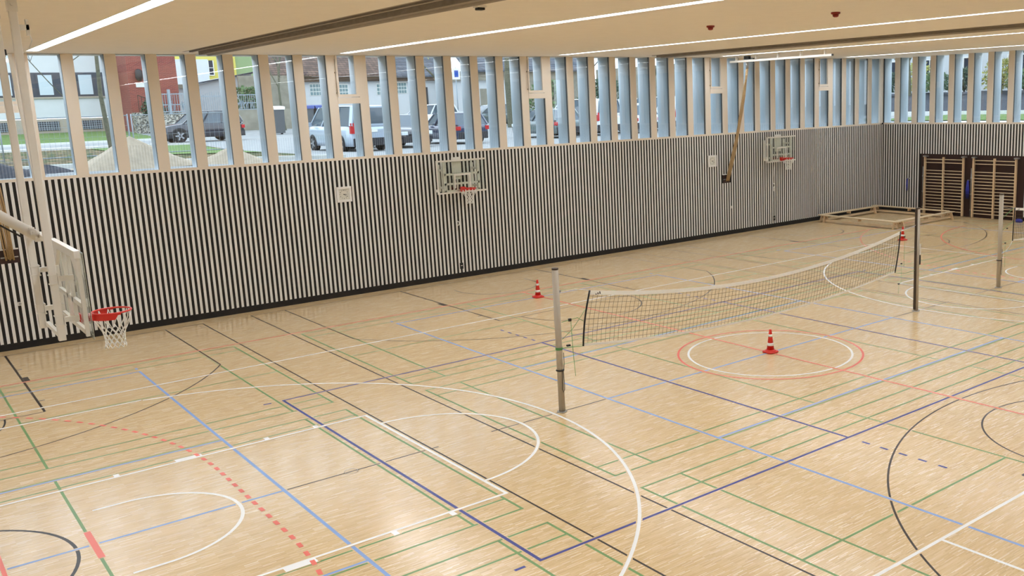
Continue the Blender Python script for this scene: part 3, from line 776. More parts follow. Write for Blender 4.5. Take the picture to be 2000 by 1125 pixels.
# ------------------------------------------------------------------ climbing ropes
def rope_station(x, lab, lab2, rail):
    bx = thing('rope_recess', lab2, 'wall recess', (x, YW, 2.28), group='rope recesses in the slatted wall')
    B(-.2, .2, .001, .006, -.165, .165).build('back_plate', M['recess'], bx)
    m = MB(); m.box(-.2, .2, -.01, .04, .165, .195); m.build('top_ledge', M['slat'], bx); 
    B(-.18, .18, .0, .03, -.03, .0).build('hook_bar', M['steel'], bx)
    t = thing('climbing_rope_set', lab, 'climbing ropes', (x, 0, 0), group='climbing ropes hooked to the slatted wall')
    top = (0 - (.1), 12.1, 6.62)
    random.seed(3)
    for k in range(5):
        o = (k-2)*.045; m = MB()
        p0 = Vector((-.28+o*.5, 12.05, 6.6)); p1 = Vector((o, 13.5, 2.2+.03*(k % 2)))
        pts = []
        for i in range(9):
            q = p0.lerp(p1, i/8); q.z -= .0; q.y -= .1*sin(pi*i/8); q.x += .015*sin(i*1.7+k); pts.append(q)
        m.tube(pts, .02, 8); m.build('rope', M['rope'], t)
        MB().tube([(p0.x, p0.y, 6.58), (p0.x, p0.y, 6.82 if rail else ZC-.003)], .022, 8).build('shackle', M['steel'], t)
    if rail:
        r = thing('rope_rail', 'white ceiling rail with small hangers above the climbing ropes at the right', 'ceiling rail', (x-.3, 0, 0))
        B(-.035, .035, 7.95, 12.95, 6.82, 6.9).build('rail', M['white'], r, .006); B(.12, .17, 8.3, 12.95, 6.84, 6.88).build('second_rail', M['white'], r, .004)
        B(-.03, .03, 7.9, 7.948, 6.83, 6.89).build('end_stop', M['black'], r)
        for y in (8.25, 9.35, 10.45, 11.55, 12.6): 
            h = MB(); h.box(-.04, .04, y-.03, y+.03, 6.9, ZC-.002); h.box(-.03, .16, y-.02, y+.02, 6.885, 6.905); h.build('hanger', M['white'], r)
        B(-.06, .06, 11.9, 12.15, 6.92, 7.04).build('trolley_box', M['black'], r)
rope_station(-12.1, 'tan climbing ropes hooked to the slatted wall at the far left edge', 'dark rope recess in the slatted wall at the far left', False)
rope_station(12.2, 'tan climbing ropes running from the ceiling rail to the slatted wall', 'dark rope recess in the slatted wall right of the farther clock', True)
for x, lab in ((-12.04, 'round white socket on the slatted wall left of the folding hoop'), (12.44, 'small round socket on the slatted wall below the farther rope recess')):
    t = thing('wall_socket', lab, 'socket', (x, YW, 1.11), group='round sockets on the slatted wall')
    B(-.045, .045, -.01, 0, -.045, .045).build('plate', M['white'], t, .004); MB().tube([(0, -.014, 0), (0, -.009, 0)], .032, 16).build('insert', M['steel'], t)

# ================================================================== OUTSIDE
def GZ(x, y):
    z = 4.05-.033*min(10, max(0, x+8))*min(1, max(0, (40-y)/8))
    if x > 22: z += .03*min(10, x-22)*min(1, max(0, (40-y)/8))
    if y > 50: z += .5*min(1, (y-50)/12)
    return z
def strip_xy(x0, x1, y0, y1, dz, nx=24, ny=6, f=GZ):
    m = MB(); vs = []; fs = []
    for j in range(ny+1):
        for i in range(nx+1):
            x = x0+(x1-x0)*i/nx; y = y0+(y1-y0)*j/ny; vs.append((x, y, f(x, y)+dz))
    for j in range(ny):
        for i in range(nx): a = j*(nx+1)+i; fs.append((a, a+1, a+nx+2, a+nx+1))
    return m.add(vs, fs, True)
struct(strip_xy(-60, 100, 14.45, 140, -.0, 64, 60).build('ground', M['asphalt']))
tag(strip_xy(-40, -1.2, 19.5, 38, .03).build('verge', M['litter']), 'leaf strewn grass verge outside the left windows', 'verge', kind='stuff')
for (y0, y1, nm, lb) in ((19.2, 19.5, 'kerb', 'low pale kerb along the near edge of the leafy verge'), (38, 38.8, 'kerb', 'pale kerb between the verge and the street'), (49.4, 50, 'kerb', 'far pale kerb in front of the green lawn')):
    m = MB(); x1 = -1.2 if y0 < 40 else 4
    for i in range(20):
        xa = -40+(x1+40)*i/20; xb = -40+(x1+40)*(i+1)/20; za, zb = GZ(xa, y0), GZ(xb, y0)
        m.add([(xa,y0,za-.1),(xb,y0,zb-.1),(xb,y1,zb-.1),(xa,y1,za-.1),(xa,y0,za+.12),(xb,y0,zb+.12),(xb,y1,zb+.12),(xa,y1,za+.12)], [(4,5,6,7),(0,1,5,4),(2,3,7,6)])
    tag(m.build(nm, M['kerb']), lb, 'kerb')
tag(strip_xy(-40, .3, 50, 61.85, .03).build('lawn', M['grass']), 'bright green lawn in front of the white office building', 'lawn', kind='stuff')
tag(strip_xy(-6, -1.5, 27, 37.5, .06, 8, 6).build('grass_patch', M['grass']), 'green grass patch on the verge beside the silver van', 'grass', kind='stuff')
tag(strip_xy(6.5, 12, 34, 38, .08, 8, 6).build('grass_patch', M['grass']), 'green grass patch behind the black parked car', 'grass', kind='stuff')

def pile(x, y, R, h, m, lab, nm='sand_pile', seed=1):
    random.seed(seed); n = 36; vs = []; fs = []; rings = 9; z0 = GZ(x, y)-.02
    for j in range(rings):
        q = j/(rings-1)
        for i in range(n):
            a = 2*pi*i/n; rr = R*(1-q)*(1+.08*sin(3*a+seed)+.05*sin(7*a)); vs.append((x+rr*cos(a), y+rr*sin(a)*.8, z0+h*(q**1.15)+random.uniform(-.02, .02)*(0 < q < 1)))
    for j in range(rings-1):
        for i in range(n): fs.append((j*n+i, j*n+(i+1)%n, (j+1)*n+(i+1)%n, (j+1)*n+i))
    tag(MB().add(vs, fs, True).build(nm, m), lab, 'pile of '+('sand' if m is M['sand'] else 'gravel'), 'building material heaps outside')
pile(-8.35, 17.6, 1.75, .92, M['sand'], 'large pale sand heap outside the third window gap', seed=2)
pile(-5.5, 17.8, 1.2, .55, M['sand'], 'low pale sand heap right of the large one', seed=5)
pile(-12.6, 16.8, 2.0, .75, M['gravel'], 'dark gravel heap outside the leftmost windows', 'gravel_pile', 3)
pile(-10.6, 17.2, .9, .25, M['gravel'], 'small dark gravel heap spilling right of the bigger one', 'gravel_pile', 4)

# construction fence
def site_fence(x0, x1, y, lab):
    t = thing('site_fence', lab, 'fence', (0, y, 4.05), group='wire mesh site fence panels')
    m = MB(); H = 1.5
    for z in (.15, H): m.tube([(x0, 0, z), (x1, 0, z)], .02, 6)
    m.build('rail', M['fence'], t)
    for x in (x0, x1): MB().tube([(x, 0, 0), (x, 0, H+.05)], .022, 6).build('post', M['fence'], t)
    m = MB(); k = x0
    while k < x1: m.tube([(k, 0, .15), (k, 0, H)], .004, 3, False); k += .16
    for z in (.45, .8, 1.15): m.tube([(x0, 0, z), (x1, 0, z)], .005, 3, False)
    m.build('wire_mesh', M['fence'], t)
    for x in (x0+.05, x1-.05): B(x-.3, x+.3, -.12, .12, -.02, .1).build('foot_block', M['conc'], t)
site_fence(-14.2, -10.8, 24, 'wire mesh fence panel outside the leftmost windows')
site_fence(-10.4, -7.0, 24.1, 'wire mesh fence panel in front of the tree trunk and lawn')
site_fence(-6.9, -3.5, 24, 'wire mesh fence panel in front of the black parked suv')

# ---- trees
def tree(x, y, z, h, r, lab, seed, lean=(0, 0), leaves=None, nl=0, lsz=.12, spread=.6, first=.35, depth=4, nm='tree', twig=True):
    random.seed(seed)
    t = thing(nm, lab, 'tree', (x, y, z))
    tr = MB(); tw = MB(); tips = []
    def grow(p, d, L, rad, lev):
        n = 4; pts = [p.copy()]; q = p.copy(); dd = d.copy()
        for i in range(n):
            dd = (dd+Vector((random.uniform(-1,1), random.uniform(-1,1), random.uniform(-.3,.6)))*.13).normalized(); q = q+dd*L/n; pts.append(q.copy())
        rads = [rad*(1-.45*i/n) for i in range(n+1)]
        (tr if lev < 2 else tw).tube(pts, rads, 8 if lev == 0 else 5 if lev < 3 else 3, False)
        tips.append(q.copy())
        if lev < depth:
            kk = 5 if lev == 0 else 3
            for i in range(kk):
                s_ = pts[min(n, max(1, int(round((first if lev == 0 else .3)*n+(1-first)*n*(i+.5)/kk))))]
                a = random.uniform(0, 2*pi); nd = (dd*(1-spread*.5)+Vector((cos(a), sin(a), random.uniform(-.1, .7)))*spread).normalized()
                grow(s_, nd, L*random.uniform(.5, .7), rad*.5, lev+1)
    grow(Vector((0,0,-.1)), Vector((lean[0], lean[1], 1)).normalized(), h, r, 0)
    tr.build('trunk', M['bark'], t); tw.build('branches', M['twig'], t)
    if leaves:
        m = MB()
        for i in range(nl):
            c = random.choice(tips)+Vector([random.gauss(0, .35) for _ in range(3)]); a = Vector([random.gauss(0, 1) for _ in range(3)]).normalized(); b = a.orthogonal().normalized(); s_ = lsz*random.uniform(.6, 1.3)
            m.add([c, c+(a+b)*s_*.5, c+a*s_*1.2, c+(a-b)*s_*.5], [(0,1,2,3)])
        m.build('foliage', leaves, t)
    return t
def bush(x, y, z, rx, ry, h, m, lab, seed, n=700, sz=.12, nm='shrub', cat='shrub'):
    random.seed(seed); t = thing(nm, lab, cat, (x, y, z)); st = MB(); lf = MB()
    for i in range(9):
        a = random.uniform(0, 2*pi); k = random.uniform(.2, .9)
        st.tube([(0,0,-.05), (rx*k*.5*cos(a), ry*k*.5*sin(a), h*.45), (rx*k*cos(a), ry*k*sin(a), h*.9)], [.03, .02, .008], 4, False)
    st.build('stems', M['twig'], t)
    for i in range(n):
        a = random.uniform(0, 2*pi); q = random.random()**.5; zz = random.uniform(.08, 1)
        k = sqrt(max(.05, 1-(2*zz-.9)**2*.7))
        c = Vector((rx*q*k*cos(a), ry*q*k*sin(a), h*zz)); d = Vector([random.gauss(0, 1) for _ in range(3)]).normalized(); b = d.orthogonal().normalized(); s_ = sz*random.uniform(.6, 1.4)
        lf.add([c, c+(d+b)*s_*.5, c+d*s_*1.2, c+(d-b)*s_*.5], [(0,1,2,3)])
    lf.build('leaves', m, t); return t

# ---- cars (local x forward, z up)
def car(kind, x, y, rz, paint, lab, grp='parked cars in front of the hall windows'):
    P = dict(van=dict(L=4.9, W=1.9, H=1.95, hood=1.12, belt=1.13, g=(-2.4, -2.32, 1.05, 1.95), wr=.34, wb=(-1.45, 1.5), nose=.95),
             suv=dict(L=4.15, W=1.86, H=1.63, hood=1.0, belt=1.02, g=(-2.0, -1.75, .35, 1.05), wr=.36, wb=(-1.28, 1.28), nose=.8),
             wagon=dict(L=4.4, W=1.78, H=1.5, hood=.92, belt=.93, g=(-2.1, -1.75, .3, 1.1), wr=.31, wb=(-1.3, 1.33), nose=.68),
             hatch=dict(L=4.2, W=1.8, H=1.5, hood=.95, belt=.93, g=(-2.0, -1.6, .2, 1.0), wr=.31, wb=(-1.25, 1.28), nose=.72))[kind]
    t = thing('parked_car', lab, 'car', (x, y, GZ(x, y)), rz, grp)
    L, W, H = P['L'], P['W'], P['H']; hl = L/2; hw = W/2; bz = .24
    sts = [(-hl, .8, P['belt']*.82), (-hl+.06, .93, P['belt']*.97), (-hl+.5, 1, P['belt']), (P['g'][3]-.3, 1, P['belt']), (P['g'][3], .99, P['hood']), (hl-.35, .95, (P['hood']+P['nose'])/2), (hl-.08, .86, P['nose']), (hl, .72, P['nose']*.8)]
    rings = []
    for (sx, k, zt) in sts:
        w = hw*k; rings.append([(sx, -w*.97, bz), (sx, -w, bz+.2), (sx, -w, zt-.22), (sx, -w*.95, zt-.06), (sx, -w*.82, zt), (sx, w*.82, zt), (sx, w*.95, zt-.06), (sx, w, zt-.22), (sx, w, bz+.2), (sx, w*.97, bz)])
    MB().loft(rings).build('body', paint, t)
    a, b, c, d = P['g']; zb = P['belt']-.03; zr = H-.06
    wb_, wr_ = hw*.93, hw*.76
    g = MB(); g.loft([[(a, -wb_, zb), (d, -wb_*.94, P['hood']-.03), (d, wb_*.94, P['hood']-.03), (a, wb_, zb)], [(b, -wr_, zr), (c, -wr_, zr), (c, wr_, zr), (b, wr_, zr)]], False)
    g.build('windows', M['cglass'], t)
    r = MB(); ro = []
    for sx, k, z in ((b-.02, .9, zr-.02), (b+.15, 1, zr+.05), ((b+c)/2, 1.02, zr+.07), (c-.2, 1, zr+.05), (c+.02, .94, zr-.02)):
        w = wr_*k+.02; ro.append([(sx, -w, z-.04), (sx, -w*.9, z), (sx, w*.9, z), (sx, w, z-.04)])
    r.loft(ro); r.build('roof', paint, t)
    p = MB()
    for s_ in (-1, 1):
        p.beam((a, s_*wb_, zb), (b, s_*wr_, zr), .09 if kind != 'van' else .16, .09); p.beam((d, s_*wb_*.94, P['hood']-.03), (c, s_*wr_, zr), .06, .06)
        for q in (.36, .68):
            p.beam((a+(d-a)*q, s_*(wb_*.99), zb), (b+(c-b)*q, s_*wr_*1.0, zr), .08, .05)
    if kind == 'van': p.box(a-.02, a+.03, -hw*.9, hw*.9, P['belt']-.06, P['belt']+.04)
    p.build('pillars', paint, t)
    for wx in P['wb']:
        for s_ in (-1, 1):
            w = MB().tube([(wx, s_*(hw-.2), P['wr']), (wx, s_*(hw+.012), P['wr'])], P['wr'], 22); wo = w.build('wheel', M['tyre'], t)
            q = MB(); q.tube([(wx, s_*(hw-.1), P['wr']), (wx, s_*(hw+.016), P['wr'])], P['wr']*.25, 12)
            for k in range(5):
                an = 2*pi*k/5; q.beam((wx, s_*(hw+.012), P['wr']), (wx+P['wr']*.64*cos(an), s_*(hw+.012), P['wr']+P['wr']*.64*sin(an)), .03, .07)
            q.torus((0,0,0), 0, 0, 3, 3) if False else None
            q.build('wheel_rim', M['rim'], wo)
            ar = MB(); n = 16; vs = []; fs = []
            for k in range(n+1):
                an = pi*k/n
                for rr in (P['wr']*1.02, P['wr']*1.17): vs.append((wx+rr*cos(an), s_*(hw+.004), P['wr']+rr*sin(an)))
            for k in range(n): fs.append((2*k, 2*k+1, 2*k+3, 2*k+2))
            ar.add(vs, fs).build('wheel_arch', M['trim'], t)
    m = MB(); m.box(-hl-.03, -hl+.25, -hw*.88, hw*.88, bz, bz+.34); m.build('rear_bumper', M['trim'], t, .03)
    m = MB(); m.box(hl-.2, hl+.03, -hw*.78, hw*.78, bz, bz+.3); m.build('front_bumper', M['trim'], t, .03)
    th = (.78, 1.22) if kind == 'van' else (.66, .84)
    for s_ in (-1, 1):
        m = MB(); m.box(-hl-.015, -hl+.16, min(s_*hw*.74, s_*hw*.965), max(s_*hw*.74, s_*hw*.965), th[0], th[1]); m.build('tail_light', M['tail'], t, .01)
        m = MB(); m.box(hl-.32, hl-.0, min(s_*hw*.5, s_*hw*.84), max(s_*hw*.5, s_*hw*.84), .58, .74); m.build('headlight', M['head'], t, .02)
        B(min(s_*hw, s_*(hw+.2)), max(s_*hw, s_*(hw+.2)), -.06, .06, P['belt']-.02, P['belt']+.14).build('mirror', paint, t, .01)
        mm = t.children[-1] if False else [o for o in COL.objects if o.parent == t][-1]
        mm.rotation_euler = (0, 0, pi/2); mm.location = (P['g'][3]-.45, 0, 0)
    B(-hl-.028, -hl-.01, -.26, .26, .62 if kind != 'van' else .82, .73 if kind != 'van' else .93).build('number_plate', M['plate'], t)
    m = MB(); m.box(hl-.06, hl+.012, -hw*.45, hw*.45, .45, .62); m.build('grille', M['black'], t)
    return t
car('van', 2.35, 27.5, pi/2+.03, M['c_silver'], 'silver van parked tail to the hall outside the first opening window')
car('hatch', 5.0, 28.1, -pi/2, M['c_black'], 'black parked car facing the hall, right of the silver van')
car('wagon', 8.15, 28.7, pi/2, M['c_blue'], 'dark blue estate car with red tail light, right of the black car')
car('wagon', 13.9, 28.9, pi/2, M['c_grey'], 'grey green parked car right of the thick tree trunk')
car('van', 16.6, 29.2, pi/2, M['c_white'], 'white van with red tail light, third vehicle right of the blue estate')
car('suv', 19.4, 29.0, pi/2, M['c_white'], 'white car between two white vans seen through narrow gaps')
car('van', 22.3, 29.4, pi/2, M['c_white'], 'farthest white van in the parked row')
car('suv', .15, 42.0, pi, M['c_black'], 'black suv parked side on across the street behind the wire fence', 'cars parked across the street')
car('suv', 15.2, 45.0, pi, M['c_white'], 'white car parked across the street above the black car', 'cars parked across the street')
car('hatch', 20.0, 45.0, pi, M['c_grey'], 'dark grey green car parked across the street, right of the white one', 'cars parked across the street')
car('wagon', 24.5, 44.5, pi, M['c_white'], 'pale car across the street behind the dark blue estate', 'cars parked across the street')

# ---- buildings left of the yard
b = thing('office_building', 'white office building with dark ribbon windows and a green lawn in front', 'building', (0, 62, 0))
MB().box(-30, .45, 0, 12, 5.55, 12.5).build('wall', M['wwall'], b)
MB().box(-30, .44, -.05, 11.9, 3.9, 5.5).build('plinth', M['gwall'], b)
MB().box(-30, .45, -.12, 0, 6.86, 6.97).build('window_sill', M['gwall'], b)
MB().box(-30, .45, -.03, .3, 6.97, 8.58).build('ribbon_window', M['dwin'], b)
for k in range(10):
    x = -4.27-2.35*(k-1)
    f = B(x-.12, x+.92, -.09, -.03, 7.02, 8.5).build('window_frame', M['dwin'], b); B(x, x+.8, -.12, -.09, 7.1, 8.42).build('blind', M['blind'], f)
    x2 = -4.65-2.55*(k-1)
    w = B(x2, x2+1.25, -.1, -.05, 4.74, 5.34).build('basement_window', M['dwin'], b)
    g = MB()
    for i in range(9): g.box(x2+.06+i*.14, x2+.075+i*.14, -.14, -.12, 4.74, 5.34)
    for i in range(4): g.box(x2, x2+1.25, -.14, -.12, 4.8+i*.14, 4.815+i*.14)
    g.build('window_grille', M['blind'], w)
tw = thing('brick_stair_tower', 'red brick stair tower beside the white office building', 'building', (0, 59, 0))
B(.5, 3.6, 0, 6, 4.0, 13).build('wall', M['brick'], tw); 
m = MB(); m.lathe([(.12, 0), (.24, .25), (.22, .7), (.08, .8)], (1.15, -.3, 7.85), 8); m.box(1.1, 1.2, -.3, 0, 8.5, 8.6); m.build('wall_lantern', M['trim'], tw)
B(.95, 1.85, -.04, 0, 7.45, 7.75).build('name_plate', M['plate'], tw)
m = MB()
for i in range(9):
    x = .75+i*.22; m.tube([(x, -1.0, 5.6-.05*i), (x, -1.0, 6.9-.09*i)], .02, 4, False)
m.tube([(.75, -1, 6.9), (2.6, -1, 6.15)], .03, 6); m.build('stair_railing', M['darkmetal'], tw)
m = MB().box(.3, 3.2, -1.6, -.8, 4.0, 5.75); m.build('stone_steps', M['stone'], tw)
bush(1.5, 57.4, 5.5, .8, .6, 1.0, M['leaf_d'], 'dark green bush at the foot of the brick tower', 3, 500, .13)
yb = thing('yellow_building', 'yellow building far behind the white low house', 'building', (0, 95, 0))
B(8, 18.7, 0, 10, 3.9, 16).build('wall', M['ywall'], yb); B(18.7, 27, .3, 10, 3.9, 15).build('side_wall', M['greenwall'], yb)
B(9.5, 14.2, -6, 0, 3.9, 10.9).build('white_annex', M['wwall'], yb)
for (x, z) in ((15.4, 9.6), (17.3, 9.6), (15.4, 12.6), (12.5, 12.6)):
    w = B(x, x+.95, -.06, 0, z, z+1.5).build('window', M['dwin'], yb); g = MB(); g.box(x-.08, x+1.03, -.1, -.06, z-.08, z); g.box(x-.08, x, -.1, -.06, z, z+1.5); g.box(x+.95, x+1.03, -.1, -.06, z, z+1.5); g.box(x+.43, x+.52, -.1, -.06, z, z+1.5); g.box(x-.08, x+1.03, -.1, -.06, z+.7, z+.76); g.build('frame', M['plate'], w)
lh = thing('garage_house', 'low white house with flat grey roof edge behind the metal gate', 'building', (0, 66, 0))
B(3.7, 6.4, 0, 6, 3.9, 7.5).build('wall', M['wwall'], lh); B(3.5, 6.6, -.3, 6.2, 7.5, 7.8).build('roof_edge', M['conc'], lh)
m = MB(); m.loft([[(6.3, 0, 3.9), (10.9, 0, 3.9), (10.9, 0, 8.6), (6.3, 0, 7.7)], [(6.3, 7, 3.9), (10.9, 7, 3.9), (10.9, 7, 8.6), (6.3, 7, 7.7)]], False); m.build('gable_wall', M['wwall'], lh)
m = MB(); m.beam((6.1, -.1, 7.75), (11.1, -.1, 8.68), .5, .12); m.build('gable_roof', M['slate'], lh)
gt = thing('metal_gate', 'grey ornamental metal gate and railings across the street', 'gate', (0, 56, 0))
def rail(x0, x1, z0, z1, nm, arch=False):
    m = MB(); n = int((x1-x0)/.14)
    for i in range(n+1):
        x = x0+(x1-x0)*i/n; zt = z1+(.28*sin(pi*i/n) if arch else 0); m.tube([(x, 0, z0), (x, 0, zt)], .018, 4, False)
    for z in (z0+.05, z1-.05, z0+.5): m.box(x0, x1, -.02, .02, z-.03, z+.03)
    random.seed(int(x0*10))
    for i in range(int((x1-x0)*5)):
        xa = random.uniform(x0, x1-.2); m.tube([(xa, -.03, z0+.1), (xa+random.uniform(-.1, .1), -.03, z0+.35), (xa+random.uniform(-.15, .2), -.03, z0+random.uniform(.5, .75))], .03, 4, False)
    return m.build(nm, M['fence'], gt)
rail(1.2, 4.0, 5.7, 6.95, 'railing'); rail(4.2, 5.9, 4.9, 6.75, 'gate_leaf', True); rail(6.1, 8.4, 5.7, 6.8, 'railing')
for x in (2.2, 4.1, 6.0): MB().box(x-.08, x+.08, -.08, .08, 3.9, 7.2).build('gate_post', M['fence'], gt)
tag(MB().box(6.0, 10.2, 55.8, 56.2, 3.8, 5.72).build('garden_wall', M['conc']), 'weathered concrete wall below the railings across the street', 'wall')
tag(MB().box(1.0, 4.0, 55.8, 56.2, 3.8, 5.6).build('garden_wall', M['stone']), 'rubble stone wall left of the metal gate', 'wall')
tag(MB().box(8.0, 11.6, 60, 60.3, 3.9, 8.2).build('yard_wall', M['conc']), 'tall grey yard wall behind the railings', 'wall')
bush(7.6, 57.2, 5.6, 1.6, .6, 1.7, M['leaf_g'], 'green climbing bush above the concrete wall across the street', 9, 900, .15)
# tiled house
th = thing('tiled_house', 'white house with brown tiled roof and glass block windows across the street', 'building', (0, 62, 0))
B(11.1, 20.5, 0, 8, 3.9, 8.0).build('wall', M['wwall'], th)
m = MB(); m.loft([[(10.7, -.5, 8.3), (20.9, -.5, 8.3), (20.9, 4, 12.5), (10.7, 4, 12.5)], [(10.7, -.5, 8.15), (20.9, -.5, 8.15), (20.9, 4, 12.35), (10.7, 4, 12.35)]], False); m.build('tiled_roof', M['tiles'], th)
B(10.8, 20.8, -.35, 0, 7.75, 8.15).build('fascia', M['darkmetal'], th)
B(11.85, 12.4, -.04, .0, 4.5, 7.5).build('door', M['c_grey'], th)
def gblock(par, x0, z0, nx, nz):
    w = B(x0-.04, x0+nx*.24+.02, -.03, 0, z0-.04, z0+nz*.3+.02).build('glass_block_window', M['plate'], par)
    for i in range(nx):
        for j in range(nz): B(x0+i*.24, x0+i*.24+.19, -.05, -.03, z0+j*.3, z0+j*.3+.24).build('glass_block', M['gblock'], w)
gblock(th, 14.0, 6.72, 4, 3); gblock(th, 16.4, 6.65, 3, 3); gblock(th, 19.6, 6.65, 3, 3)
sh = thing('slate_roof_house', 'white house with grey slate roof right of the brown tiled roof', 'building', (0, 62.5, 0))
B(20.6, 25.6, 0, 8, 3.9, 8.0).build('wall', M['wwall'], sh)
m = MB(); m.loft([[(20.3, -.5, 8.2), (26, -.5, 8.2), (26, 4, 12.5), (20.3, 4, 12.5)], [(20.3, -.5, 8.05), (26, -.5, 8.05), (26, 4, 12.35), (20.3, 4, 12.35)]], False); m.build('slate_roof', M['slate'], sh)
MB().tube([(20.4, -.6, 8.3), (20.4, 3.9, 12.6)], .16, 8).build('red_ridge', M['tail'], sh)
B(20.4, 26, -.4, 0, 7.75, 8.05).build('fascia', M['darkmetal'], sh)
gblock(sh, 21.3, 6.75, 5, 3)
MB().tube([(24.3, -.1, 4), (24.3, -.1, 7.2)], .1, 8).build('drain_pipe', M['trim'], sh)
wh = thing('plain_white_house', 'plain white house behind the blue parking sign', 'building', (0, 58, 0))
B(25.5, 31, 0, 8, 3.9, 7.6).build('wall', M['wwall'], wh); B(25.3, 31.2, -.3, 8.2, 7.6, 7.8).build('roof_edge', M['conc'], wh); B(27.0, 27.8, -.04, 0, 4.6, 6.9).build('door', M['conc'], wh)
sg = thing('street_sign', 'small white sign with blue panel on a pole across the street', 'sign', (17.65, 45, 0))
MB().tube([(0, .05, 3.9), (0, .05, 8.1)], .035, 8).build('pole', M['fence'], sg)
q = B(-.28, .28, -.02, .02, 7.3, 8.05).build('sign_board', M['signwhite'], sg); B(-.14, .16, -.03, -.02, 7.45, 7.9).build('blue_panel', M['signblue'], q)
for (x, lab, m) in ((7.15, 'grey wheeled bin with pale lid across the street, left of the silver van', 'plate'), (9.1, 'grey bin with blue lid behind the silver van roof, left one', 'binlid'), (9.9, 'grey bin with blue lid behind the silver van roof, right one', 'binlid')):
    t = thing('wheeled_bin', lab, 'bin', (x, 50, GZ(x, 50)), group='bins across the street')
    b_ = MB(); b_.loft([[(-.28, -.3, .08), (.28, -.3, .08), (.28, .3, .08), (-.28, .3, .08)], [(-.31, -.36, 1.6), (.31, -.36, 1.6), (.31, .38, 1.6), (-.31, .38, 1.6)]], False); b_.build('body', M['bin'], t)
    MB().loft([[(-.34, -.42, 1.6), (.34, -.42, 1.6), (.34, .42, 1.6), (-.34, .42, 1.6)], [(-.38, -.38, 1.78), (.38, -.38, 1.78), (.38, .4, 1.84), (-.38, .4, 1.84)]], False).build('lid', M[m], t)
    for s_ in (-1, 1): MB().tube([(s_*.2, .3, .1), (s_*.3, .3, .1)], .1, 12).build('wheel', M['tyre'], t)
bs = thing('blue_banner', 'blue banner with white letter at the far left edge outside', 'banner', (-13.3, 30, 0))
B(-.55, .45, -.01, .01, 6.2, 7.3).build('panel', M['signblue'], bs); text_mesh('letter', 'S', .9, M['signwhite'], (.1, -.012, 6.75), (pi/2, 0, 0), bs)
for x in (-.55, .45): MB().tube([(x, 0, GZ(-13, 30)), (x, 0, 7.35)], .03, 6).build('pole', M['fence'], bs)
# far filler houses seen in slivers
fh = thing('far_grey_house', 'grey house far behind the trees in the middle', 'building', (0, 72, 0))
B(34, 48, 0, 10, 3.9, 9).build('wall', M['conc'], fh); 
m = MB(); m.loft([[(33.5, -.6, 9), (48.5, -.6, 9), (48.5, 5, 13), (33.5, 5, 13)], [(33.5, -.6, 8.8), (48.5, -.6, 8.8), (48.5, 5, 12.8), (33.5, 5, 12.8)]], False); m.build('roof', M['slate'], fh)
for k in range(4): B(35.5+3.2*k, 36.7+3.2*k, -.05, 0, 5.8, 7.4).build('window', M['dwin'], fh)
fb = thing('far_plain_house', 'pale grey house with white windows behind the parked vans', 'building', (0, 62, 0))
B(50, 70, 0, 10, 3.9, 9).build('wall', M['conc'], fb)
for k in range(6): B(51+3*k, 52.4+3*k, -.06, 0, 6.2, 7.8).build('window', M['plate'], fb)

# ---- trees
tree(-8.25, 20.6, GZ(-8.5, 20.6), 4.6, .08, 'mossy bare tree trunk outside the second window gap', 21, (.03, 0), spread=.6, first=.95, depth=3)
tree(-9.5, 19.8, GZ(-9.5, 19.8), 4.2, .032, 'bare tree with thin branches outside the first window gap', 33, (.05, 0), spread=.75, first=.5, depth=5)
tree(18.8, 40, GZ(18.8, 40), 6.2, .34, 'thick tree trunk beyond the parked cars near the middle windows', 4, (-.02, 0), M['leaf_y'], 500, .16, first=.5)
tree(9.0, 54, 4.0, 6.5, .09, 'tree with thin green twigs in front of the brown tiled roof', 8, (0, 0), M['leaf_y'], 900, .14, first=.4)
tree(20.5, 52, 4.0, 6.5, .16, 'small yellow leaved tree before the slate roof', 12, (-.05, 0), M['leaf_y'], 1100, .15, first=.4)
tree(24.5, 50, 4.0, 6.5, .16, 'yellow leaved tree beside the blue sign', 15, (-.05, 0), M['leaf_y'], 1100, .15, first=.4)
tree(29.5, 46, 4.0, 7, .18, 'green leaved tree behind the estate car', 18, (0, 0), M['leaf_g'], 1500, .17, first=.3)
tree(25.5, 33.5, 4.0, 6, .2, 'green tree behind the white vans, left one', 28, (0, 0), M['leaf_g'], 1600, .17, first=.3)
tree(33.5, 36, 4.0, 6.5, .2, 'green tree behind the white vans, right one', 30, (0, 0), M['leaf_g'], 1600, .17, first=.3)
for i, (x, y) in enumerate(((20.8, 38.5), (24, 37), (30.5, 34.5), (37, 38))):
    bush(x, y, GZ(x, y), 2.0, 1.2, 3.0, M[('leaf_g', 'leaf_d')[i % 2]], 'green shrub behind the parked row, %s' % ('next to the thick trunk', 'left of the vans', 'behind the vans', 'right of the vans')[i], 40+i, 1600, .18)

